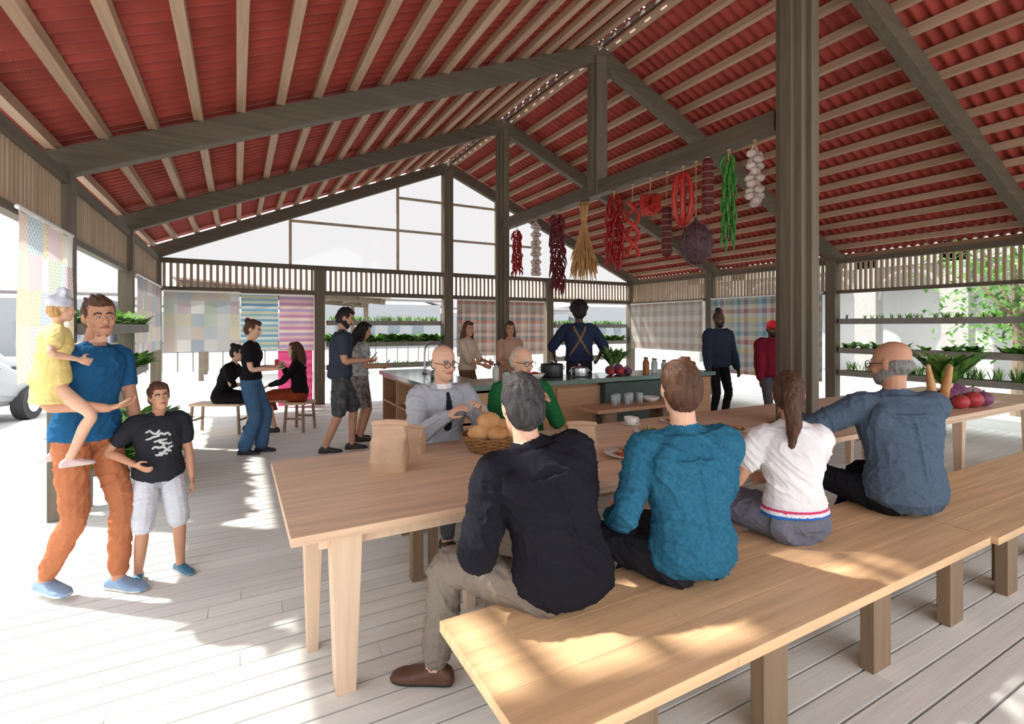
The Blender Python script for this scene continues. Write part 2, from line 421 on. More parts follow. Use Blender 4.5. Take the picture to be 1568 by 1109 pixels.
def car(x,y,rot):
    m=MB(); body=[]
    prof=[(-2.1,.35,.62),(-2.0,.3,.85),(-1.3,.25,.95),(-.75,.25,1.38),(.5,.25,1.42),(1.15,.25,.98),(1.9,.28,.86),(2.15,.35,.6)]
    for px,zb,zt in prof:
        hw=.82 if zt<1.1 else .66
        body.append((V((px,0,(zb+zt)/2)),V((0,hw,0)),V((0,0,(zt-zb)/2))))
    m.loft(body,'b',n=24,pw=.55)
    for sx in(-1.35,1.3):
        for sy in(-.78,.78):
            m.loft([(V((sx,sy-.1,.32)),X*.32,Z*.32),(V((sx,sy+.1,.32)),X*.32,Z*.32)],'t',n=24)
            m.loft([(V((sx,sy-.11,.32)),X*.19,Z*.19),(V((sx,sy+.11,.32)),X*.19,Z*.19)],'h',n=16)
    for sy in(-1,1): m.rect([((-.1,sy*.72,.98),.74,.03),((-.1,sy*.63,1.3),.5,.03)],'g')
    m.obj('parked_car',{'b':mat('car_paint',(185,188,192),.3,var=.01),'t':mat('tyre',(70,70,72),.8),'h':metal,'g':mat('car_window',(60,68,74),.1)},smooth=False,loc=(x,y,-.13),rot=rot)
car(-4.5,11.6,1.35); car(-6.3,17.5,1.5)
# ------------------------------------------------------------------ tables and benches
def tleg(m,x,y,zt,wt,wb,lab='l'):
    m.rect([((x,y,0),wb/2,wb/2),((x,y,zt),wt/2,wt/2)],lab)
def table(name,x0,x1,notch,legs,y0=2.2,y1=3.52):
    m=MB(); ys=[y0,2.36,2.52,2.88,3.1,3.31,y1]
    for i,(a,b) in enumerate(zip(ys[:-1],ys[1:])):
        xa,xb=x0,x1
        if notch==1 and i==2: xb=XM-.19
        if notch==2 and i==2: xa=XM+.19
        m.box(xa,xb,a+.0004,b-.0004,.712,.75,'t')
    if notch!=2: m.box(x0+.12,XM-.2,y0+.1,y0+.125,.64,.712,'l')
    else: m.box(XM+.22,x1-.1,y0+.1,y0+.125,.64,.712,'l')
    for x,y,wt,wb,lab in legs: tleg(m,x,y,.712,wt,wb,lab)
    m.obj(name,{'t':tabw,'l':legw,'d':legd},bevel=.002)
table('dining_table',.19,XM-.001,1,[(.42,2.32,.13,.085,'l'),(.33,2.68,.095,.05,'l'),(1.17,2.66,.075,.055,'l'),(1.0,3.1,.07,.07,'d'),(1.11,3.1,.05,.05,'d'),(2.4,3.3,.1,.06,'l'),(2.5,2.35,.1,.06,'l'),(3.9,2.35,.1,.06,'l'),(3.9,3.35,.1,.06,'l')])
table('dining_table',XM+.001,8.6,2,[(4.8,2.35,.1,.06,'l'),(4.8,3.3,.1,.06,'l'),(6.3,3.3,.09,.06,'l'),(6.5,2.35,.09,.06,'l'),(6.9,3.3,.09,.06,'l'),(8.3,2.35,.1,.06,'l'),(8.3,3.3,.1,.06,'l')])
def bench(name,x0,x1,y0,y1,z,joints,legx,topm,legm,th=.042,k=3):
    m=MB(); xs=[x0]+joints+[x1]
    for a,b in zip(xs[:-1],xs[1:]):
        for j in range(k):
            m.box(a+.001,b-.001,y0+(y1-y0)*j/k+.0003,y0+(y1-y0)*(j+1)/k-.0003,z-th,z,'t')
    for lx in legx:
        m.box(lx-.09,lx+.06,y0+.07,y0+.13,0,z-th,'l'); m.box(lx+.085,lx+.13,y0+.12,y0+.2,0,z-th,'l')
        m.box(lx-.09,lx+.06,y1-.15,y1-.09,0,z-th,'l'); m.box(lx-.02,lx+.02,y0+.13,y1-.15,z-.14,z-th,'l')
    return m.obj(name,{'t':topm,'l':legm},bevel=.002)
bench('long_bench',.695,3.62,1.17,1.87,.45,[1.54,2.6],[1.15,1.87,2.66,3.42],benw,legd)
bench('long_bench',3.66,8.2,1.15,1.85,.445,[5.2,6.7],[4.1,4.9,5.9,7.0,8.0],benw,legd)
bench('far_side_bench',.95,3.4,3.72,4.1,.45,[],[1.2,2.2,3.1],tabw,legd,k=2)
bench('side_table',3.55,4.95,4.5,4.9,.66,[],[3.8,4.7],islw,legd,k=2)
# ------------------------------------------------------------------ kitchen island (U shaped)
m=MB()
top=mat('green_glass_worktop',(112,140,132),.15,var=.1,spec=.6)
IX0,IX1,IY0,IY1=1.95,6.45,5.3,7.9
m.box(IX0,IX0+.75,IY0,IY1,.86,.92,'t'); m.box(IX0+.75,IX1,IY0,IY0+.7,.86,.92,'t')
a=IX0+.04;b=IX0+.7
for yy in(IY0+.04,IY0+1.0,IY0+1.75,IY1-.1): m.box(a,b,yy,yy+.05,0,.86,'w')
for zz in(.05,.46,.82): m.box(a,b,IY0+.04,IY1-.05,zz,zz+.035,'w')
m.box(b-.04,b,IY0+.1,IY1-.1,.09,.86,'w')
m.box(b,IX1-.04,IY0+.2,IY0+.66,.0,.86,'w')
for i in range(2): m.box(b+.05+i*.95,b+.95+i*.95,IY0+.17,IY0+.2,.1,.8,'w')
m.box(4.35,5.75,IY0+.06,IY0+.2,.12,.84,'dk'); m.box(5.8,IX1-.04,IY0+.06,IY0+.2,.05,.84,'w')
m.obj('kitchen_island',{'t':top,'w':islw,'dk':mat('dark_green_panel',(60,78,74),.4)},bevel=.004)
m=MB(); m.tube([(0,0,0),(0,0,.33),(0,-.07,.44),(0,-.2,.45),(0,-.28,.38),(0,-.29,.3)],.015,'m',n=10); m.lathe([(.035,0),(.035,.03),(.018,.05)],(0,0,0),'m'); m.tube([(.02,0,.08),(.09,0,.11)],.008,'m',n=8,sub=1); m.obj('kitchen_tap',metal,smooth=True,loc=(2.4,7.05,.92),rot=.6)
def pot(x,y,r,h,mt,z=.92):
    m=MB(); m.lathe([(.0,0),(r,0),(r*1.03,.02),(r*1.03,h),(r,h+.01),(.0,h+.03)],(0,0,0),'m'); m.ball((0,0,h+.045),.022,'k'); m.tube([(r,0,h*.75),(r+.05,0,h*.8),(r+.05,0,h*.6),(r,0,h*.55)],.008,'k'); m.tube([(-r,0,h*.75),(-r-.05,0,h*.8),(-r-.05,0,h*.6),(-r,0,h*.55)],.008,'k')
    m.obj('cooking_pot',{'m':mt,'k':metal},smooth=True,loc=(x,y,z))
potd=mat('pot_dark',(58,60,62),.3,metal=.6)
pot(3.75,5.75,.15,.17,potd); pot(4.1,5.6,.11,.12,metal); pot(2.35,6.3,.12,.1,metal)
m=MB()
for i in range(5): 
    m.lathe([(.0,0),(.035,0),(.04,.13),(.036,.132),(.0,.012)],(i*.1,(i%2)*.06,0),'g')
m.obj('drinking_glasses',mat('glassware',(205,217,220),.1,trans=.3),smooth=True,loc=(3.95,4.7,.66))
def jars(x,y,n,seed,z=.92):
    rnd=random.Random(seed); m=MB()
    for i in range(n):
        r=rnd.uniform(.03,.05); h=rnd.uniform(.1,.22); l=rnd.choice('abc'); px=i*.12+rnd.uniform(-.02,.02); py=rnd.uniform(-.08,.08)
        m.lathe([(0,0),(r,0),(r,h*.75),(r*.6,h*.9),(r*.6,h)],(px,py,0),l,16); m.lathe([(r*.65,h),(r*.65,h+.02),(0,h+.022)],(px,py,0),'k',16)
    m.obj('storage_jars',{'a':mat('jar_amber',(168,106,56),.2),'b':mat('jar_clear',(190,204,200),.1),'c':mat('jar_white',(215,212,205),.4),'k':mat('jar_lid',(70,66,62),.4)},smooth=False,loc=(x,y,z))
jars(5.3,5.6,8,2); jars(2.9,5.75,3,5)
def bowl(x,y,r,z,mt,fill=None,name='serving_bowl'):
    m=MB(); m.lathe([(0,0),(r*.4,0),(r*.8,r*.3),(r,r*.6),(r*.95,r*.6),(r*.7,r*.3),(0,r*.12)],(0,0,0),'b')
    if fill:
        rnd=random.Random(int(x*100))
        for i in range(12):
            a=rnd.uniform(0,2*pi);q=r*.6*rnd.random()**.5; m.ball((q*cos(a),q*sin(a),r*.5),(r*.22,)*3,'f',n=10,m=7)
    m.obj(name,{'b':mt,'f':fill},smooth=True,loc=(x,y,z))
porc=mat('porcelain',(238,236,230),.25,var=.02)
bowl(3.35,5.55,.14,.92,porc,mat('tomato',(190,60,40),.4)); bowl(5.0,5.75,.12,.92,porc,green[0]); bowl(4.55,4.72,.11,.66,porc)
# ------------------------------------------------------------------ table things
paper=mat('kraft_paper',(200,168,140),.85,var=.1,scale=12,bump=.5,bscale=14)
def bag(x,y,s,rot):
    m=MB(); rnd=random.Random(int(x*50)); rg=[]
    for z,a,b in((0,.085,.055),(.05,.087,.057),(.1,.086,.055),(.15,.084,.046),(.19,.082,.032),(.215,.08,.02),(.235,.078,.014)):
        rg.append((V((rnd.uniform(-.004,.004),rnd.uniform(-.003,.003),z)),X*a*1.12,Y*b*1.12))
    m.loft(rg,'p',n=32,pw=.35)
    for i,v in enumerate(m.v):
        q=mnoise.noise(V(v)*26+V((x,y,0))*9)*.008; m.v[i]=(v[0]+q,v[1]-q*.8,v[2])
    m.tube([(-.085,0,.245),(.0,-.004,.25),(.088,0,.245)],[.017,.019,.017],'p',n=10,flat=.8)
    m.obj('paper_bag',paper,loc=(x,y,.75),rot=rot,scale=s)
bag(.8,2.99,1.12,-.5); bag(1.92,2.6,.95,-.6); bag(1.06,3.32,.7,-.9)
crust=mat('bread_crust',(196,138,82),.7,var=.3,scale=14,bump=.5,bscale=25,col2=(222,180,130)); wick=mat('wicker',(150,108,66),.7,var=.25,scale=40,bump=.5,bscale=90)
m=MB()
for j in range(9):
    r=.13+.075*(j/8)**.7; z=.012+j*.012
    m.tube([(r*cos(a),r*sin(a),z+.006*sin(a*12+j*pi)) for a in [2*pi*k/36 for k in range(37)]],.009,'w',n=6,sub=1,caps=False)
m.lathe([(0,.0),(.13,.0),(.19,.1),(.185,.1),(.12,.01),(0,.01)],(0,0,0),'w')
for a,b,c,r,rz in((-.09,-.02,.13,(.095,.08,.06),0),(.08,.04,.14,(.1,.085,.065),.6),(0,-.09,.13,(.09,.07,.055),1),(.02,.09,.13,(.09,.075,.06),.2),(-.02,.0,.2,(.1,.085,.065),1.1),(.11,-.08,.12,(.08,.06,.05),.3)):
    m.ball((a,b,c),r,'b',R=Matrix.Rotation(rz,3,'Z'))
m.obj('bread_basket',{'w':wick,'b':crust},smooth=True,loc=(1.54,3.12,.75))
def plate(x,y,food,s=1,name='plate_of_food'):
    rnd=random.Random(int(x*100)); m=MB(); m.lathe([(0,0),(.07,0),(.075,.006),(.13,.02),(.13,.024),(.075,.012),(0,.01)],(0,0,0),'p',36)
    for i in range(46 if food else 0):
        a=rnd.uniform(0,2*pi);r=.08*rnd.random()**.5
        if i%3==0: m.leaf((r*cos(a),r*sin(a),.02),(rnd.gauss(0,1),rnd.gauss(0,1),.6),.05,.025,.8,'g',3)
        elif i%3==1: m.ball((r*cos(a),r*sin(a),.025),(.014,.012,.009),'r',n=8,m=5)
        else: m.tube([(r*cos(a),r*sin(a),.02),(r*cos(a)+.02,r*sin(a),.04),(r*cos(a)+.03,r*sin(a)+.03,.025)],.004,'y',n=6,sub=3)
    m.obj(name,{'p':porc,'g':green[0],'r':MATS['tomato'],'y':mat('pasta',(222,184,120),.5)},smooth=True,loc=(x,y,.75),scale=s)
plate(2.25,2.55,1,1.15); plate(1.36,2.68,1,.9); plate(3.6,2.75,1,.9); plate(2.9,3.0,1); plate(3.4,3.25,1,.8); plate(5.2,2.9,1)
m=MB(); m.lathe([(0,0),(.03,0),(.045,.03),(.052,.06),(.049,.06),(.04,.03),(0,.008)],(0,0,0),'p'); m.lathe([(0,.0),(.045,0),(.075,.012),(.045,.006),(0,.004)],(0,0,-.0),'p')
m.tube([(.05,0,.05),(.075,0,.045),(.07,0,.02),(.04,0,.02)],.005,'p',n=8); m.obj('coffee_cup',porc,smooth=True,loc=(3.0,3.35,.75),scale=1.15)
m=MB()
for j in range(14):
    m.tube([((.075+.02*j/13)*cos(a),(.075+.02*j/13)*sin(a),.01+j*.014) for a in [2*pi*k/24 for k in range(25)]],.009,'w',n=6,sub=1,caps=False)
m.lathe([(0,0),(.07,0),(.09,.19),(.085,.19),(.065,.01),(0,.01)],(0,0,0),'w')
for a,b,c,d in((-.04,0,-.09,.02),(.0,.03,.02,.05),(.04,-.02,.1,-.03),(0,-.04,-.02,-.08)):
    m.tube([(a,b,.02),(a+c*.5,b+d*.5,.25),(a+c,b+d,.45)],[.026,.036,.02],'b',n=10)
m.obj('baguette_basket',{'w':wick,'b':crust},smooth=True,loc=(6.2,2.42,.75))
def veg(name,x,y,z,s,seed,up=1):
    rnd=random.Random(seed); m=MB()
    for i,(a,b,r,l) in enumerate(((-.14,0,.085,'p'),(.05,.03,.1,'p'),(.2,-.04,.08,'w'),(-.03,-.12,.07,'r'),(.14,-.13,.065,'p'),(-.2,-.1,.06,'r'))):
        m.ball((a,b,r*.92),(r,r,r*.92),l)
        m.tube([(a,b,r*1.7),(a,b,r*2)],[.012,.006],'g0',n=6,sub=1)
    for i in range(110*up):
        a=rnd.uniform(0,2*pi); m.leaf((-.02+rnd.gauss(0,.03),.05,.14),(cos(a)*.8,sin(a)*.6,1.5),rnd.uniform(.24,.46),.07,.9,'g%d'%rnd.randint(0,2),4)
    m.tube([(-.02,.05,.1),(-.01,.05,.22)],[.04,.03],'w',n=10)
    m.obj(name,{'p':mat('purple_cabbage',(130,72,110),.45,var=.35,scale=20),'w':mat('turnip',(226,205,205),.45,var=.2,scale=10,col2=(170,90,130)),'r':mat('radish',(180,60,70),.4,var=.2),'g0':green[0],'g1':green[1],'g2':green[2]},smooth=True,loc=(x,y,z),scale=s)
veg('vegetable_pile',6.85,2.5,.75,1.3,3); veg('vegetable_pile',4.75,5.6,.92,.85,5)
# ------------------------------------------------------------------ hanging food
redm=mat('dried_chilli',(158,28,32),.35,var=.3,scale=20); dred=mat('dark_chilli',(104,28,38),.4,var=.3,scale=20); gchi=mat('green_chilli',(60,130,50),.35,var=.3,scale=15)
garl=mat('garlic_skin',(228,220,208),.6,var=.15,scale=25,col2=(196,170,172)); straw=mat('dried_wheat',(200,158,104),.8,var=.25,scale=30); sausm=mat('red_sausage',(184,58,48),.4,var=.3,scale=30); sala=mat('salami',(98,36,40),.6,var=.35,scale=40); cord=mat('jute_cord',(170,145,110),.9)
def hang(name,y,zt,zb,fn,mats):
    m=MB(); m.tube([(0,0,3.372),(0,0,zt-.02)],.006,'c',n=6,sub=1); m.lathe([(.02,3.36),(.02,3.379)],(0,0,0),'c',8)
    fn(m,zt,zb); d={'c':cord}; d.update(mats); m.obj(name,d,smooth=True,loc=(XM,y,0))
def chil(L=.11,n=60,spread=.06):
    def f(m,zt,zb):
        rnd=random.Random(int(zt*1000)+n)
        m.tube([(0,0,zt),(0,0,zb+.1)],.008,'c',n=6,sub=1)
        for i in range(n):
            z=zt-.03-(zt-zb-.15)*(i/n); a=i*2.4+rnd.uniform(-.3,.3); l=L*rnd.uniform(.8,1.25); o=V((cos(a),sin(a),0)); sp_=spread*rnd.uniform(.8,1.4)
            m.tube([V((0,0,z))+o*.01,V((0,0,z-.02))+o*sp_*.8,V((0,0,z-l*.6))+o*sp_*1.1,V((0,0,z-l*1.1))+o*sp_*rnd.uniform(.7,1.3)],[.006,.016,.014,.003],'a',n=7,sub=2)
    return f
def garlic(m,zt,zb):
    rnd=random.Random(int(zt*999)); m.tube([(0,0,zt-.01),(0,0,zb+.1)],.014,'c',n=6,sub=1); n=max(6,int((zt-zb-.1)/.065))
    for i in range(n):
        z=zt-.12-(zt-zb-.18)*i/n
        for k in range(2):
            a=i*1.3+k*pi+rnd.uniform(-.3,.3); c=V((cos(a)*.045,sin(a)*.045,z)); m.ball(c,(.046,.046,.038),'a',n=12,m=8); m.tube([c+V((0,0,.03)),V((c.x*.3,c.y*.3,z+.09))],[.014,.006],'a',n=6,sub=1)
def wheat(m,zt,zb):
    rnd=random.Random(5); L=zt-zb
    for i in range(150):
        a=rnd.uniform(0,2*pi); r=rnd.random()**.5; ln=L*rnd.uniform(.72,1)
        top_=V((cos(a)*r*.08,sin(a)*r*.08,zt)); k=V((cos(a)*r*.035,sin(a)*r*.035,zt-L*.28)); e=V((cos(a)*r*.21,sin(a)*r*.21,zt-ln))
        m.tube([top_,k,k*.4+e*.6,e],[.004,.005,.005,.003],'a',n=5,sub=2,caps=False)
        m.tube([k*.25+e*.75,e],[.013,.005],'a',n=6,sub=1)
    m.tube([(.04*cos(q),.04*sin(q),zt-L*.28) for q in [2*pi*t/14 for t in range(15)]],.012,'c',n=6,sub=1,caps=False)
def ring(m,zt,zb):
    for k in range(3):
        h=(zt-zb)/2; c=(zt+zb)/2; th=k*.7
        m.tube([(cos(th)*h*.5*sin(a),sin(th)*h*.5*sin(a),c+h*cos(a)) for a in [2*pi*t/20 for t in range(21)]],.026,'a',n=9,sub=1,caps=False)
def braid(m,zt,zb):
    for k in range(2):
        m.tube([(.07*cos(t*.9+k*pi),.07*sin(t*.9+k*pi),zt-(zt-zb)*t/10) for t in range(11)],.026,'a',n=9,sub=2)
def blob(m,zt,zb):
    for i in range(9):
        a=i*.9; m.tube([(.11*cos(a+t*.5),.07*sin(a+t*.7)+.03*sin(i),(zt+zb)/2+.13*sin(t*.8+i)) for t in range(6)],.028,'a',n=8,sub=2)
def salami(m,zt,zb):
    m.tube([(0,0,zt-.03),(0,0,zb+.05)],[.055,.06],'a',n=14,sub=4)
    for i in range(7):
        z=zt-.06-(zt-zb-.14)*i/6; m.tube([(.062*cos(q),.062*sin(q),z) for q in [2*pi*t/12 for t in range(13)]],.004,'c',n=5,sub=1,caps=False)
def netbag(m,zt,zb):
    h=(zt-zb)/2; c=(zt+zb)/2; rnd=random.Random(9)
    for i in range(60):
        d=V((rnd.gauss(0,1),rnd.gauss(0,1),rnd.gauss(0,1))).normalized(); m.ball((d.x*.13,d.y*.13,c-.02+d.z*h*.7),.05,'a',n=12,m=8)
    m.ball((0,0,c-.02),(.17,.17,h*.88),'a',n=20,m=12); m.tube([(0,0,c+h*.6),(0,0,zt)],[.05,.015],'a',n=10)
    for k in range(8):
        a=k*pi/4; m.tube([(.185*sin(q)*cos(a),.185*sin(q)*sin(a),c-.02-h*.98*cos(q)) for q in [pi*t/12 for t in range(13)]],.0025,'n',n=5,sub=1)
nets={'n':mat('net_string',(120,92,92),.8)}
hang('chilli_string',7.75,3.33,2.46,chil(.12,70,.07),{'a':redm}); hang('garlic_braid',7.11,3.36,2.35,garlic,{'a':garl})
hang('chilli_string',6.47,3.36,2.1,chil(.16,110,.085),{'a':dred}); hang('dried_wheat_bundle',5.8,3.36,2.24,wheat,{'a':straw})
hang('chilli_string',5.15,3.36,2.33,chil(.14,90,.085),{'a':redm}); hang('braided_sausage',4.8,3.14,2.49,braid,{'a':sausm})
hang('sausage_coil',4.49,3.23,2.88,blob,{'a':sausm}); hang('salami',4.23,2.95,2.4,salami,{'a':sala}); hang('sausage_ring',3.99,3.29,2.72,ring,{'a':sausm})
hang('net_bag_of_onions',3.81,2.76,2.25,netbag,dict(nets,a=mat('red_onions',(84,58,64),.6,var=.35,scale=25))); hang('salami',3.655,3.34,2.78,salami,{'a':sala})
hang('chilli_string',3.4,3.36,2.4,chil(.15,46,.05),{'a':gchi}); hang('garlic_braid',3.11,3.36,2.67,garlic,{'a':garl})
# ------------------------------------------------------------------ people
def skin(n,c): return mat('skin_'+n,c,.55,var=.06,scale=10,spec=.35)
SK={'a':skin('light',(222,176,150)),'b':skin('tan',(196,146,118)),'c':skin('dark',(98,68,54))}
def cl(name,col,col2=None,scale=3): return mat('cloth_'+name,col,.95,var=.12,scale=scale,bump=.3,bscale=60,col2=col2,spec=.08)
def hairm(n,c): return mat('hair_'+n,c,.55,var=.4,scale=5,stretch=(16,16,3),bump=.9,bscale=7,spec=.3)
HR={'black':hairm('black',(34,28,26)),'brown':hairm('brown',(84,56,42)),'grey':hairm('grey',(130,128,126)),'white':hairm('white',(196,192,186)),'blond':hairm('blond',(190,150,100)),'dgrey':hairm('dgrey',(60,58,60))}
eyew=mat('eye_white',(178,170,162),.3,var=.01); iris=mat('iris',(45,32,26),.2,var=.01)
lipm={'a':mat('lips_light',(184,108,98),.5),'b':mat('lips_tan',(156,94,82),.5),'c':mat('lips_dark',(96,52,46),.5)}
def ik(a,t,l1,l2,pole):
    d=t-a; Ld=min(max(d.length,.12),(l1+l2)*.998); dn=d.normalized(); t=a+dn*Ld
    x=(l1*l1-l2*l2+Ld*Ld)/(2*Ld); h=sqrt(max(l1*l1-x*x,0)); p=V(pole)-dn*V(pole).dot(dn); p.normalize()
    return a+dn*x+p*h,t
TM=[(-.13,.09,.075),(-.02,.165,.112),(.1,.17,.118),(.25,.155,.112),(.4,.152,.11),(.6,.170,.12),(.76,.182,.118),(.87,.172,.102),(.95,.125,.08),(1.02,.068,.062)]
TF=[(-.13,.09,.08),(-.02,.17,.118),(.1,.172,.118),(.25,.14,.1),(.4,.125,.093),(.6,.145,.112),(.76,.155,.112),(.87,.145,.09),(.95,.1,.07),(1.02,.055,.055)]
def person(name,x,y,yaw,H,top,bottom,skin='a',hair='brown',style='short',female=False,seat=None,z0=0,bend=0,side=0,twist=0,hy=0,hp=0,ht=0,
    wr=(.24,.05,.80),wl=(-.24,.05,.80),er=(.4,-1,-.2),el=(-.4,-1,-.2),ar=(.1,0,.08),al=(-.1,0,.08),kr=(.1,1,0),kl=(-.1,1,0),fr=0,fl=0,
    sleeve='long',bulk=.008,hem=.06,lower='pants',lbulk=0,shoes=(60,50,45),curl=.35,nr=(-1,0,0),nl=(1,0,0),beard=None,glasses=False,vox=.0075,extra=None,emats=None,fat=0,pzz=None,wr_dir=None,wl_dir=None,collar=None,wrinkle=.006,bellr=1.0):
    s=H/1.75; B=MB()
    pz=(seat/s+.095) if seat is not None else .93
    if pzz is not None: pz=pzz
    P=V((0,0,pz)); U=V((sin(side),sin(bend),cos(bend)*cos(side))).normalized(); C=P+(Z+U).normalized()*.26
    def S(u): return P*(1-u)**2+C*2*u*(1-u)+(P+U*.52)*u*u if u>=0 else P+Z*.52*u
    def frame(u):
        uu=min(max(u,0),1); t=(Z*(1-uu)+U*uu).normalized(); r=Matrix.Rotation(twist*uu,3,'Z')@X; r=(r-t*r.dot(t)).normalized(); return r,t.cross(r)
    T=TF if female else TM
    def dims(u):
        for (u0,a0,b0),(u1,a1,b1) in zip(T[:-1],T[1:]):
            if u<=u1: k=(u-u0)/(u1-u0); return a0+(a1-a0)*k,b0+(b1-b0)*k
        return T[-1][1],T[-1][2]
    def ring_(u,g=0,fy=0):
        r,f=frame(u); a,b=dims(u); ft=fat*max(0,1-abs(u-.3)/.4); return (S(u)+f*(fy+ft*.3),r*(a+g+ft*.5),f*(b+g+ft*.5))
    r1,f1=frame(1); N0=P+U*.52
    HM=Matrix.Rotation(twist+hy,3,'Z')@Matrix.Rotation(hp,3,'X')@Matrix.Rotation(ht,3,'Y')
    Hc=N0+(U*.55+Z*.45).normalized()*.165+f1*.025
    def h(px,py,pz_): return Hc+HM@V((px,py,pz_))
    B.loft([ring_(u) for u in(-.13,-.07,-.02,.04,.1,.17,.25,.3)],'bottom')
    us=[hem]+[u for u in(-.1,-.02,.05,.12,.2,.3,.4,.5,.6,.7,.76,.82,.87,.91,.95,.985) if u>hem+.02]
    rr=[]
    for u in us:
        g=bulk+ (max(0,.3-u)*.05 if hem<.05 else 0)
        rr.append(ring_(u,g,(.012 if female and .5<u<.75 else 0)))
    B.loft(rr,'top',pw=.92)
    B.tube([S(.93),N0+U*.03,Hc+HM@V((0,-.02,-.05))],[.062,.054 if not female else .046,.05],'skin')
    for sg in(-1,1):
        r8,f8=frame(.85); B.tube([S(.97)+r8*sg*.03,S(.92)+r8*sg*.09,S(.885)+r8*sg*(.14 if not female else .12)],[.04+bulk*.5,.042+bulk*.5,.05+bulk*.5],'top')
        if not female: B.ball(S(.74)+r8*sg*.085-f8*.064,(.075+bulk,.045+bulk,.1),'top',n=12,m=8)
    if collar: 
        B.tube([S(.96),S(1.03)+U*.008],[.078,.058],'collar',caps=False)
    hr=[(-.118,.018,.062,.03),(-.108,.034,.078,.0),(-.085,.048,.086,-.03),(-.055,.058,.086,-.06),(-.02,.067,.086,-.085),(.02,.073,.084,-.097),(.055,.074,.078,-.1),(.085,.066,.062,-.09),(.105,.048,.036,-.068),(.118,.02,.0,-.03)]
    B.loft([(h(0,(a+b)/2,z),HM@V((w,0,0)),HM@V((0,(a-b)/2,0))) for z,w,a,b in hr],'skin',n=22)
    for sg in (-1,1):
        B.ball(h(sg*.03,.0765,.002),(.0118,.0100,.0060),'eye',R=HM,n=10,m=6); B.ball(h(sg*.03,.084,.002),(.0072,.0038,.0060),'iris',R=HM,n=8,m=6)
        B.tube([h(sg*.044,.076,.0095),h(sg*.03,.083,.012),h(sg*.016,.08,.0095)],.0036,'skin',n=7,sub=2)
        B.tube([h(sg*.047,.073,.02),h(sg*.03,.082,.025),h(sg*.014,.083,.021)],.0045,'brow',n=7,sub=2)
        B.ball(h(sg*.074,-.008,-.004),(.01,.019,.031),'skin',R=HM)
        B.ball(h(sg*.035,.062,-.03),(.022,.02,.022),'skin',R=HM)
    B.tube([h(0,.082,.012),h(0,.098,-.014),h(0,.104,-.028)],[.008,.011,.0145],'skin',n=8,sub=3); B.tube([h(-.013,.09,-.032),h(.013,.09,-.032)],.009,'skin',n=8,sub=1)
    B.tube([h(-.023,.077,-.058),h(0,.086,-.057),h(.023,.077,-.058)],[.005,.0075,.005],'lip',n=8,sub=3)
    if beard:
        B.loft([(h(0,.028,-.115),HM@V((.04,0,0)),HM@V((0,.05,0))),(h(0,.02,-.085),HM@V((.056,0,0)),HM@V((0,.071,0))),(h(0,.005,-.06),HM@V((.064,0,0)),HM@V((0,.078,0))),(h(0,-.01,-.03),HM@V((.0715,0,0)),HM@V((0,.075,0)))],'beard')
        B.tube([h(-.03,.078,-.05),h(0,.091,-.043),h(.03,.078,-.05)],.006,'beard',n=7,sub=2)
    def hb(c,r,lab='hair'): B.ball(h(*c),r,lab,R=HM,n=20,m=12)
    if style in('short','long','pony','bun','curly'):
        hb((0,-.02,.034),(.083,.092,.096)); hb((0,-.045,-.01),(.077,.07,.085)); hb((0,.03,.085),(.06,.055,.036))
    if style=='wavy':
        hb((0,-.02,.034),(.086,.094,.1)); hb((0,-.05,-.01),(.08,.07,.09)); hb((0,.03,.09),(.066,.056,.04))
    if style in('short','wavy'):
        rr_=random.Random(int(x*77))
        for i in range(14):
            a=rr_.uniform(0,2*pi); q=rr_.uniform(.1,.9); B.tube([h(.06*q*cos(a),-.015+.07*q*sin(a),.118-.035*q*q),h(.075*q*cos(a)+.01,-.005+.085*q*sin(a),.128-.045*q*q)],.014,'hair',n=7,sub=1)
    if style=='bald': hb((0,-.032,-.012),(.0805,.076,.05))
    if style=='thin': hb((0,-.036,.002),(.082,.078,.07)); hb((0,-.02,.05),(.074,.08,.073))
    if style=='cap':
        hb((0,-.04,-.02),(.078,.07,.06)); hb((0,-.015,.045),(.09,.1,.085),'cap'); B.loft([(h(0,.05,.05),HM@V((.075,0,0)),HM@V((0,.008,.008))),(h(0,.10,.045),HM@V((.07,0,0)),HM@V((0,0,.008))),(h(0,.145,.035),HM@V((.045,0,0)),HM@V((0,0,.006)))],'cap')
    if style=='afro':
        hb((0,-.03,.065),(.12,.12,.11)); hb((0,-.05,.0),(.1,.085,.095))
        rr_=random.Random(3)
        for i in range(70):
            d=V((rr_.gauss(0,1),rr_.gauss(0,1),rr_.gauss(.3,1))).normalized(); 
            if d.y<.5: hb((d.x*.112,-.03+d.y*.112,.065+d.z*.1),(.02,.02,.02))
    if style=='topknot': hb((0,-.025,.03),(.08,.088,.094)); hb((0,-.03,.14),(.05,.05,.05)); hb((.02,.0,.16),(.03,.03,.03))
    if style=='bun': hb((0,-.09,.09),(.042,.042,.04))
    if style=='pony':
        B.tube([h(0,-.085,.07),h(0,-.13,.04),h(.0,-.15,-.06),h(.01,-.14,-.17),h(.0,-.13,-.27)],[.022,.036,.042,.038,.014],'hair',n=12)
        B.tube([h(0,-.09,.066),h(0,-.105,.06)],.028,'cap',n=10,sub=1)
    if style=='long':
        B.tube([h(0,-.05,.03),h(0,-.09,-.08),h(.0,-.105,-.18),h(.0,-.1,-.28)],[.075,.072,.07,.045],'hair',n=14,flat=1.0)
        for sg in(-1,1): B.tube([h(sg*.06,-.02,.03),h(sg*.075,-.01,-.08),h(sg*.085,.0,-.2)],[.032,.036,.02],'hair',n=10)
    sw=.172 if not female else .148
    J={}
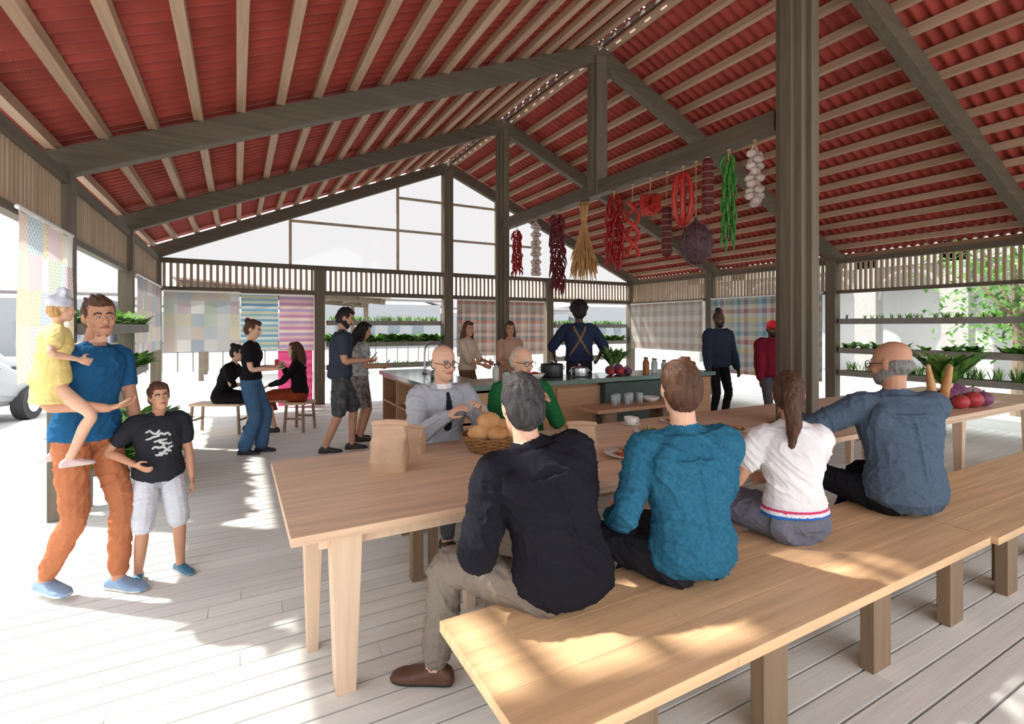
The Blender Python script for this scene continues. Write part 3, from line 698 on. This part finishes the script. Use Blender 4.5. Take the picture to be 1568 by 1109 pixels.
    for sg,wt,ep,nn,wd,ul in((1,wr,er,nr,wr_dir,'r'),(-1,wl,el,nl,wl_dir,'l')):
        r9,f9=frame(.88); sh=S(.875)+r9*sw*sg*1.0
        e,w=ik(sh,V(wt),.285,.255,V(ep))
        inn=S(.86)+r9*sg*.08
        k=.88 if female else 1
        B.tube([inn,sh,sh*.55+e*.45,e,e*.62+w*.38,w],[.05*k,.052*k,.044*k,.037*k,.036*k,.024*k],'skin')
        if sleeve=='long': B.tube([inn,sh,sh*.5+e*.5,e,e*.5+w*.5,w+(e-w)*.06],[.055*k+bulk,.056*k+bulk,.048*k+bulk,.043*k+bulk,.037*k+bulk,.031*k+bulk*.7],'top')
        elif sleeve=='short': B.tube([inn,sh,sh*.45+e*.55],[.055*k+bulk,.057*k+bulk,.052*k+bulk],'top')
        elif sleeve=='mid': B.tube([inn,sh,sh*.4+e*.6,e*.9+w*.1],[.055*k+bulk,.057*k+bulk,.05*k+bulk,.047*k+bulk],'top')
        D=V(wd).normalized() if wd else (w-e).normalized()
        nn=V(nn); nn=(nn-D*nn.dot(D)).normalized(); Wd=D.cross(nn)
        B.loft([(w-D*.01,Wd*.023,nn*.018),(w+D*.02,Wd*.03,nn*.017),(w+D*.05,Wd*.038,nn*.015),(w+D*.08,Wd*.04,nn*.013),(w+D*.092,Wd*.036,nn*.01)],'skin',n=14)
        ts=1 if Wd.dot(V((0,.9,.5)))>0 else -1
        for i,(of,ln) in enumerate(((.03,.07),(.0105,.079),(-.0105,.073),(-.03,.058))):
            p=w+D*.082+Wd*ts*of; pts=[p]; dd=(D+Wd*ts*of*3).normalized()
            for q in range(3):
                ang=curl*(.6+.5*q)
                dd=(dd*cos(ang)+nn*sin(ang)).normalized(); 
                p=p+dd*ln*(.45,.31,.24)[q]; pts.append(p)
            B.tube(pts,[.0092,.0088,.008,.0068],'skin',n=8,sub=2)
        tb=w+D*.022+Wd*ts*.022; t1=tb+(D*.5+Wd*ts*.75+nn*.3).normalized()*.04; t2=t1+(D*.85+Wd*ts*.3+nn*.4).normalized()*.032; t3=t2+(D*.9+nn*.4).normalized()*.024
        B.tube([tb,t1,t2,t3],[.014,.0115,.0095,.008],'skin',n=8,sub=2)
        J['s'+ul]=sh;J['e'+ul]=e;J['w'+ul]=w
    for sg,at,kp,fa,ul in((1,ar,kr,fr,'r'),(-1,al,kl,fl,'l')):
        hp_=P+V((sg*.088,0,-.02)); at=V(at)
        kn,an=ik(hp_,at,.435,.425,V(kp)); J['k'+ul]=kn; J['a'+ul]=an
        md=kn*.68+an*.32
        B.tube([hp_+V((0,0,.02)) if lower=='skirt' else hp_,hp_*.5+kn*.5,kn,md,an],[.07 if lower=='skirt' else .084,.069,.051,.052,.034],'skin')
        if lower in('pants','jeans'):
            b=lbulk; B.tube([hp_,hp_*.5+kn*.5,kn,md,an+(kn-an)*.1],[.09+b*.5,.077+b*.7,.062+b,.06+b,(.048+b)*bellr],'bottom')
        elif lower=='shorts': B.tube([hp_,hp_*.5+kn*.5,kn*.93+hp_*.07],[.093,.084+lbulk,.077+lbulk],'bottom')
        F=Matrix.Rotation(fa,3,'Z')@Y; Rr=Matrix.Rotation(fa,3,'Z')@X; so=an.z-.08
        rg=[]
        for d,hw,hh in((-.072,.02,.035),(-.06,.032,.06),(-.03,.037,.08),(.01,.038,.085),(.06,.042,.066),(.11,.047,.05),(.155,.045,.042),(.185,.033,.032),(.2,.014,.018)):
            c=V((an.x,an.y,so))+F*(d-.01); rg.append((c+Z*hh/2,Rr*hw,Z*hh/2))
        B.loft(rg,'shoe',n=16,pw=.8)
        rg=[(V((c.x,c.y,so+.009)),a*1.06,Z*.009) for (c,a,b_) in rg]; B.loft(rg,'sole',n=16,pw=.7)
        B.tube([V((an.x,an.y,so+.06)),an+Z*.02],[.037,.036],'sock',n=10,sub=1)
    km=(J['kr']+J['kl'])/2; am=(J['ar']+J['al'])/2
    if lower=='skirt':
        if seat is not None:
            hemp=km*.45+am*.55; sp=(J['kr']-J['kl']).length/2+.075
            pts=[(P+V((0,-.09,.0)),.16,.1),(P+V((0,-.03,-.0)),.195,.118),(P+V((0,.05,-.0)),.19,.118),(P*.5+km*.5+V((0,0,.0)),sp*.5+.1,.1),(km+V((0,-.0,.0)),sp+.015,.082)]
            if lbulk: pts+=[(km*.75+am*.25+V((0,.02,0)),sp+.03,.085),(hemp,sp+.05,.08)]
            rg=[]
            for i,(c,a,b) in enumerate(pts):
                t=(pts[min(i+1,len(pts)-1)][0]-pts[max(i-1,0)][0]).normalized(); xa=(X-t*X.dot(t)).normalized(); rg.append((c,xa*a,t.cross(xa)*b))
            B.loft(rg,'bottom')
        else:
            hz=lbulk or .55; B.loft([(V((0,0,pz+.1)),X*.15,Y*.11),(V((0,0,pz)),X*.185,Y*.13),(V((0,0,pz-.15)),X*.2,Y*.145),(V((am.x*.3,am.y*.3,hz)),X*.235,Y*.18)],'bottom')
    J.update(dict(P=P,N=N0,H=Hc,h=h,S=S,frame=frame,HM=HM,ring=ring_))
    if extra: extra(B,J)
    me=bpy.data.meshes.new('tmp'); me.from_pydata(B.v,[],B.f); ob=bpy.data.objects.new('tmp',me); COL.objects.link(ob)
    md=ob.modifiers.new('r','REMESH'); md.mode='VOXEL'; md.voxel_size=vox; md.use_smooth_shade=True
    sm=ob.modifiers.new('s','SMOOTH'); sm.factor=.5; sm.iterations=2
    dg=bpy.context.evaluated_depsgraph_get(); nm=bpy.data.meshes.new_from_object(ob.evaluated_get(dg)); bpy.data.objects.remove(ob)
    mats={'skin':SK[skin],'hair':HR[hair],'brow':HR[hair],'beard':HR[beard] if beard else HR[hair],'eye':eyew,'iris':iris,'lip':lipm[skin],'top':top,'bottom':bottom,'shoe':mat('shoe_%d_%d_%d'%shoes,shoes,.5),'sole':mat('shoe_sole',(200,196,188),.7) if sum(shoes)>200 else mat('shoe_sole_dark',(45,38,34),.7),'sock':SK[skin],'collar':collar or top,'cap':MATS.get('cap_red') or mat('cap_red',(190,30,36),.8)}
    if emats: mats.update(emats)
    keys=list(mats); ki={k:i for i,k in enumerate(keys)}
    for k in keys: nm.materials.append(mats[k])
    bv=BVHTree.FromPolygons([V(v) for v in B.v],B.f)
    cloth={'top','bottom','collar','apron'}
    idx=[];vc=[0]*len(nm.vertices)
    for p in nm.polygons:
        r=bv.find_nearest(p.center); lab=B.l[r[2]] if r[2] is not None else 'skin'
        idx.append(ki[lab])
        if lab in cloth:
            for vi in p.vertices: vc[vi]+=1
        elif lab=='hair':
            for vi in p.vertices: vc[vi]-=1
    nm.polygons.foreach_set('material_index',idx)
    if wrinkle:
        ns=[v.normal.copy() for v in nm.vertices]; off=V((x*7,y*5,H*3))
        for v,nv,c in zip(nm.vertices,ns,vc):
            if c>=3:
                p=v.co; q=V((p.x*7+p.z*5,p.y*7-p.z*4,p.z*7))+off; q+=mnoise.noise_vector(q*.4)*2.2
                n1=1-min(1,abs(mnoise.noise(q))*3.2); n2=1-min(1,abs(mnoise.noise(q*2.3+V((9,4,2))))*3.0)
                v.co=p+nv*((n1*n1*1.0+n2*n2*.4-.35)*wrinkle)
            elif c<=-3:
                p=v.co; v.co=p+nv*mnoise.noise(V((p.x*60,p.y*60,p.z*14)))*.008
    nm.polygons.foreach_set('use_smooth',[True]*len(nm.polygons)); nm.update()
    o=bpy.data.objects.new(name,nm); nm.name=name; COL.objects.link(o); o.location=(x,y,z0); o.rotation_euler=(0,0,math.radians(yaw)); o.scale=(s,s,s)
    if glasses:
        g=MB()
        for sg in(-1,1):
            g.tube([h(sg*.032+.024*cos(a),.1,.0+.019*sin(a)) for a in [2*pi*k/18 for k in range(19)]],.0024,'g',n=6,sub=1,caps=False); g.tube([h(sg*.056,.1,.004),h(sg*.078,.04,.004),h(sg*.08,-.01,.002)],.0022,'g',n=6,sub=1)
        g.tube([h(-.008,.1,.003),h(.008,.1,.003)],.0024,'g',n=6,sub=1); g.obj('eyeglasses',mat('spectacle_frame',(50,40,36),.3),parent=o)
    return o,J,s
def phone(parent,J,s,which,off=(0,.1,.03)):
    w=J['w'+which]; m=MB(); m.box(-.036,.036,-.004,.004,-.07,.07,'p'); o=m.obj('smartphone',mat('phone_black',(30,30,34),.2),parent=parent,bevel=.003); o.location=w+V(off); o.rotation_euler=(-.7,0,0)
def seam(cols):
    def f(B,J):
        pts=[]
        for u in(.1,.3,.5,.7,.8):
            a=J['ring'](u,.0); pts.append(a[0]-a[2]*1.0-a[2].normalized()*cols)
        # back centre seam ridge and shoulder yoke seam
        B.tube(pts,.006,'top',n=8)
        a=J['ring'](.8,0); r=a[1]; f_=a[2]
        B.tube([a[0]+r*k-f_*sqrt(max(0,1-k*k))-f_.normalized()*(cols+.006) for k in(-.85,-.6,-.3,0,.3,.6,.85)],.007,'top',n=8)
    return f
# near seated row (backs to us) -------------------------------------------------
person('seated_man_black_jacket',1.2,1.74,4,1.88,cl('black_jacket',(33,33,40)),cl('taupe_trousers',(134,124,114)),'a','dgrey','wavy',seat=.45,bend=.22,side=-.18,twist=-.35,hy=.15,hp=-.15,
  wr=(.16,.40,.78),wl=(-.22,.28,.70),er=(.6,-.5,-.9),el=(-.5,-.5,-.8),ar=(-.04,.50,.08),al=(-.36,.42,.08),kl=(-.5,.8,.4),kr=(0,1,.2),fr=.5,fl=.9,hem=-.1,bulk=.03,lbulk=.012,shoes=(92,62,46),collar=cl('black_jacket',(33,33,40)),vox=.006,wrinkle=.010,curl=.6,extra=seam(.034))
person('seated_man_teal_shirt',1.83,1.63,-4,1.93,cl('teal_denim',(38,94,122),(54,112,140),70),cl('charcoal_trousers',(44,44,50)),'a','brown','short',seat=.45,bend=.06,side=-.04,twist=-.45,hy=.0,hp=-.08,
  wr=(.2,.30,.62),wl=(-.2,.28,.60),er=(.6,-.5,-.8),el=(-.6,-.5,-.7),ar=(-.04,.5,.08),al=(-.30,.44,.08),kl=(-.4,.8,.3),hem=-.08,bulk=.014,collar=cl('teal_denim',(38,94,122)),vox=.006,wrinkle=.010,curl=.5,extra=seam(.018))
def belt(B,J):
    for i,c in enumerate(('b1','b2','b3','b2')):
        u=.1+i*.026; r=J['ring'](u,.02); r2=J['ring'](u+.026,.02); B.loft([r,r2],c,n=24)
person('seated_girl_ponytail',2.66,1.67,-14,1.75,cl('white_shirt',(236,234,236)),cl('grey_skirt',(112,114,128)),'b','brown','pony',female=True,seat=.45,bend=.06,twist=-.45,hy=-.2,hp=-.12,
  wr=(.16,.34,.68),wl=(-.2,.34,.72),er=(.6,-.4,-.8),el=(-.7,-.4,-.8),ar=(-.06,.44,.12),al=(-.2,.42,.12),kl=(-.4,.8,.3),kr=(-.3,.8,.3),hem=.2,bulk=.018,sleeve='short',lower='skirt',vox=.006,wrinkle=.008,extra=belt,emats={'b1':cl('belt_blue',(50,110,190)),'b2':cl('belt_white',(225,225,230)),'b3':cl('belt_pink',(210,70,110)),'cap':HR['brown']},collar=cl('white_shirt',(236,234,236)),curl=.5)
person('seated_man_grey_suit',3.64,1.58,-20,2.07,cl('slate_suit',(88,104,122),(78,94,112),70),cl('black_trousers',(32,32,36)),'b','grey','bald',seat=.45,bend=.12,twist=-.4,hy=.75,hp=-.08,beard='grey',glasses=True,
  wr=(.12,.44,.80),wl=(-.34,.46,.82),er=(.7,-.5,-.7),el=(-.9,-.4,-.5),ar=(.0,.48,.08),al=(-.3,.42,.08),kl=(-.4,.8,.3),hem=-.13,bulk=.024,collar=cl('slate_suit',(88,104,122)),vox=.006,wrinkle=.007,shoes=(40,34,32),extra=seam(.028))
# across the table ------------------------------------------------------
def tie(B,J):
    r,f=J['frame'](.8)
    B.loft([(J['S'](.93)+f*.07,r*.06,f*.03),(J['S'](.75)+f*.118,r*.05,f*.02),(J['S'](.5)+f*.112,r*.02,f*.02)],'shirt')
    B.tube([J['S'](.93)+f*.105,J['S'](.75)+f*.142,J['S'](.5)+f*.138],[.013,.022,.026],'tie',n=8,flat=.5)
person('elderly_man_pale_jacket',1.4,3.8,185,1.97,cl('pale_blazer',(176,181,190)),cl('grey_trousers',(90,90,96)),'a','grey','bald',seat=.45,bend=.12,hy=.1,hp=-.1,glasses=True,
  wr=(.1,.36,.86),wl=(-.12,.38,.88),er=(.6,-.4,-.8),el=(-.6,-.4,-.8),ar=(.1,.36,.08),al=(-.1,.36,.08),hem=-.05,bulk=.022,extra=tie,emats={'shirt':cl('white_shirt',(236,234,236)),'tie':cl('navy_tie',(36,38,52))},collar=cl('white_shirt',(236,234,236)),vox=.006,curl=.6,nr=(-.3,-.2,-1),nl=(.3,-.2,-1),wrinkle=.009)
person('elderly_man_green_sweater',2.18,3.85,160,1.92,cl('green_sweater',(40,112,64),(34,98,56),60),cl('grey_trousers',(90,90,96)),'a','white','thin',seat=.45,bend=.12,hy=.5,hp=-.1,glasses=True,
  wr=(.14,.34,.86),wl=(-.14,.36,.92),er=(.5,-.4,-.9),el=(-.5,-.4,-.9),ar=(.1,.36,.08),al=(-.1,.36,.08),bulk=.018,fat=.02,collar=cl('white_shirt',(236,234,236)),vox=.006,curl=.6,nr=(-.3,-.2,-1),nl=(.3,-.2,-1))
# family ------------------------------------------------------------------
person('man_blue_tshirt',-.8,3.92,230,1.8,cl('blue_tshirt',(38,92,136)),cl('rust_trousers',(182,116,82)),'b','brown','short',side=-.07,bend=.03,hy=-.42,hp=-.02,ht=.06,sleeve='short',hem=-.06,bulk=.005,lbulk=.002,
  wr=(.10,.27,1.10),er=(.9,-.5,-.6),wl=(-.18,.20,.78),el=(-.7,-.6,0),nr=(-.3,.0,1),nl=(.6,.4,0),wr_dir=(-1,.2,.1),ar=(.10,-.16,.11),al=(-.06,.16,.08),kr=(.1,1,0),fr=-.1,fl=.05,shoes=(130,158,190),vox=.006,curl=.5,wrinkle=.008)
def bow(B,J):
    h=J['h']
    B.ball(h(0,-.02,.06),(.096,.108,.085),'hat',R=J['HM']); 
    for sg in(-1,1): B.ball(h(sg*.05,-.01,.16),(.06,.03,.045),'hat',R=J['HM']); B.ball(h(sg*.02,.03,.15),(.04,.03,.04),'hat',R=J['HM'])
person('toddler_in_yellow_dress',-.92,3.72,-75,1.04,cl('yellow_dress',(236,216,144)),cl('yellow_dress',(236,216,144)),'a','blond','curly',female=True,seat=None,pzz=.30,z0=1.12,bend=.1,hy=.25,hp=-.05,sleeve='short',bulk=.026,lower='skirt',lbulk=.1,
  wr=(.22,.2,.50),wl=(-.2,.34,.66),er=(1,-.4,-.6),el=(-1,-.4,-.6),ar=(.18,.14,-.42),al=(-.2,.04,-.42),kr=(.4,1,.2),kl=(-.5,1,.2),hem=-.06,shoes=(220,190,190),extra=bow,emats={'hat':cl('grey_white_hat',(222,222,230),(170,176,196),14)},vox=.009,fat=.02)
def tprint(B,J):
    rnd=random.Random(11)
    for i in range(9):
        u=.35+.05*i; a=J['ring'](u,.024); k0=rnd.uniform(-.5,.1); pts=[]
        for j in range(5):
            k=k0+j*.11; uu=u+rnd.uniform(-.03,.03); q=J['ring'](uu,.026); pts.append(q[0]+q[1]*k+q[2]*sqrt(1-k*k))
        B.tube(pts,.006,'print',n=7,sub=2)
person('boy_printed_tshirt',-.44,3.94,194,1.25,cl('dark_tee',(46,48,54)),cl('white_shorts',(208,212,222)),'b','brown','wavy',sleeve='short',hem=-.12,bulk=.022,lower='shorts',lbulk=.012,bend=.0,hy=.1,hp=.05,ht=.08,extra=tprint,emats={'print':cl('tee_print',(196,198,200))},
  wr=(.19,.14,1.06),er=(.9,-.3,-.6),wl=(-.25,.06,.82),el=(-.8,-.5,0),nr=(-1,0,.2),ar=(.15,.0,.08),al=(-.16,.03,.08),fr=-.3,fl=.35,shoes=(70,120,150),vox=.0075,curl=.4)
# standing group ----------------------------------------------------------
o,J,s=person('woman_black_top_jeans',.16,7.2,-110,1.7,cl('black_top',(32,30,34)),cl('blue_jeans',(66,98,132),(78,110,144),50),'a','brown','bun',female=True,sleeve='short',bulk=.008,hem=.08,lbulk=.02,bellr=1.3,hp=-.25,
  wr=(.08,.30,1.10),wl=(-.08,.28,1.12),er=(.4,-1,-.8),el=(-.4,-1,-.8),nr=(-.3,.1,1),nl=(.3,.1,1),ar=(.07,-.06,.08),al=(-.07,.1,.08),shoes=(36,40,60)); phone(o,J,s,'r',(-.03,.09,.04))
o,J,s=person('man_navy_tshirt_shorts',1.165,6.77,-100,1.86,cl('navy_tee',(62,68,82)),cl('dark_shorts',(58,60,64),(100,102,104),14),'b','black','short',sleeve='short',bulk=.018,hem=-.08,lower='shorts',lbulk=.015,bend=.06,hp=-.35,beard='black',
  wr=(.08,.30,1.10),wl=(-.06,.3,1.08),er=(.4,-1,-.8),el=(-.4,-1,-.8),nr=(-.3,.1,1),nl=(.3,.1,1),ar=(.04,-.16,.08),al=(-.07,.14,.08),shoes=(50,48,48)); phone(o,J,s,'r',(-.03,.09,.04))
o,J,s=person('woman_long_hair_skirt',1.52,7.3,-90,1.68,cl('patterned_tee',(206,204,200),(120,126,130),18),cl('dark_pattern_skirt',(70,72,78),(170,160,150),18),'b','black','long',female=True,sleeve='short',bulk=.012,lower='skirt',lbulk=.5,bend=.08,hp=-.3,
  wr=(.1,.30,1.08),wl=(-.06,.3,1.06),er=(.4,-1,-.8),el=(-.4,-1,-.8),nr=(-.3,.1,1),nl=(.3,.1,1),shoes=(60,50,46)); phone(o,J,s,'r',(-.03,.09,.04))
def stool(x,y,rot,h=.45,name='wooden_stool',L=.2):
    m=MB(); m.box(-L,L,-.17,.17,h-.035,h,'t')
    for sx in(-1,1):
        for sy in(-1,1): m.beam((sx*(L-.04),sy*.13,h-.035),(sx*(L-.01),sy*.15,0),.035,.035,'l',up=Y)
    m.beam((-L+.04,-.13,.2),(-L+.04,.13,.2),.02,.03,'l'); m.beam((L-.04,-.13,.2),(L-.04,.13,.2),.02,.03,'l')
    m.obj(name,{'t':tabw,'l':mat('stool_leg',(150,130,112),.6)},bevel=.004,loc=(x,y,0),rot=rot)
stool(-.22,8.85,-.5,L=.38); stool(.86,8.45,1.0)
person('seated_woman_black_dress',-.2,8.82,-112,1.78,cl('black_top',(32,30,34)),cl('black_skirt',(30,28,32)),'a','black','bun',female=True,seat=.45,bend=.34,hp=-.25,sleeve='mid',bulk=.01,lower='skirt',lbulk=.0,
  wr=(.08,.42,.72),wl=(-.06,.44,.7),er=(1,-.4,-.5),el=(-1,-.4,-.5),ar=(.06,.44,.1),al=(-.04,.36,.1),nr=(-.2,.0,-1),nl=(.2,0,-1),shoes=(36,34,36))
def cup(B,J): w=J['wr']; B.tube([w+V((-.02,.08,-.03)),w+V((-.02,.08,.07))],[.028,.034],'cup',n=12,sub=1)
person('seated_woman_rust_skirt',.86,8.45,72,1.78,cl('black_top',(32,30,34)),cl('rust_skirt',(150,66,42)),'a','brown','long',female=True,seat=.45,bend=.08,hp=.0,hy=-.1,sleeve='long',bulk=.012,lower='skirt',lbulk=1,
  wr=(.06,.26,.98),wl=(-.1,.4,.70),er=(1,-.4,-.7),el=(-1,-.4,-.5),ar=(.02,.48,.16),al=(-.1,.34,.08),nl=(.2,0,-1),shoes=(40,36,36),extra=cup,emats={'cup':mat('red_cup',(200,50,44),.5)})
# kitchen people ------------------------------------------------------------
person('woman_cream_blouse',3.18,7.3,215,1.7,cl('cream_blouse',(206,190,170)),cl('brown_trousers',(110,86,70)),'b','brown','long',female=True,bulk=.016,wr=(.1,.34,1.05),wl=(-.1,.34,1.08),er=(.6,-1,-.6),el=(-.6,-1,-.6),hy=-.4,hp=-.1,sleeve='mid')
person('woman_peach_dress',3.86,7.15,150,1.7,cl('peach_dress',(196,160,138)),cl('peach_dress',(196,160,138)),'b','brown','long',female=True,bulk=.016,wr=(.1,.34,1.08),wl=(-.1,.36,1.1),er=(.6,-1,-.6),el=(-.6,-1,-.6),hy=.3,hp=-.15,sleeve='mid')
def apron(B,J):
    S=J['S'];fr=J['frame']
    for sg in(-1,1):
        pts=[]
        for u,lx in((.93,sg*.08),(.8,sg*.05),(.62,0),(.4,-sg*.07),(.22,-sg*.13)):
            r,f=fr(u); a=J['ring'](u,.026); k=sqrt(max(0,1-(lx/a[1].length)**2)); pts.append(a[0]+r*lx-f*a[2].length*k)
        B.tube(pts,.011,'apron',n=8)
    B.loft([J['ring'](.16,.02),J['ring'](.22,.02)],'apron',n=24)
person('chef_navy_shirt',4.55,6.22,-30,1.97,cl('navy_shirt',(48,58,82)),cl('dark_trousers',(50,50,56)),'c','black','afro',bulk=.026,sleeve='mid',hy=.1,hp=-.2,wr=(.3,.26,1.0),wl=(-.32,.26,1.0),er=(1,-.7,-.2),el=(-1,-.7,-.2),extra=apron,emats={'apron':cl('tan_apron',(140,112,88))},collar=cl('navy_shirt',(48,58,82)),bend=.08)
person('man_denim_jacket',7.05,5.75,165,1.86,cl('dark_denim_jacket',(52,60,78)),cl('black_trousers',(32,32,36)),'c','black','topknot',bulk=.034,hem=-.1,beard='black',hp=-.1,hy=.1,wr=(.26,.12,.84),wl=(-.26,.12,.84),collar=cl('dark_denim_jacket',(52,60,78)))
person('man_red_cap',7.0,4.75,150,1.7,cl('maroon_jacket',(118,32,48)),cl('grey_trousers',(90,90,96)),'c','black','cap',bulk=.038,hem=-.08,beard='black',hp=-.25,wr=(.24,.14,.86),wl=(-.22,.22,.95),collar=cl('maroon_jacket',(118,32,48)))
# ------------------------------------------------------------------ light
w=bpy.data.worlds.new('World'); SC.world=w; w.use_nodes=True; bg=w.node_tree.nodes['Background']; bg.inputs[0].default_value=(.96,.97,1,1); bg.inputs[1].default_value=2.5
L=bpy.data.lights.new('sun','SUN'); L.energy=7; L.angle=math.radians(1.8); L.color=(1,.95,.87); lo=bpy.data.objects.new('sun',L); COL.objects.link(lo)
hd=V((.78,-.625,0)).normalized(); el=math.radians(49); lo.rotation_euler=(hd*cos(el)-Z*sin(el)).to_track_quat('-Z','Y').to_euler(); lo.location=(-6,12,12)
cam=bpy.data.cameras.new('camera'); co=bpy.data.objects.new('camera',cam); COL.objects.link(co); co.location=(0,0,1.6); co.rotation_euler=(pi/2,0,-math.radians(28.6)); cam.lens=17.75; cam.sensor_width=36; cam.shift_y=-.0344; cam.clip_start=.05; cam.clip_end=300
SC.camera=co
SC.view_settings.view_transform='Standard'; SC.view_settings.look='None'
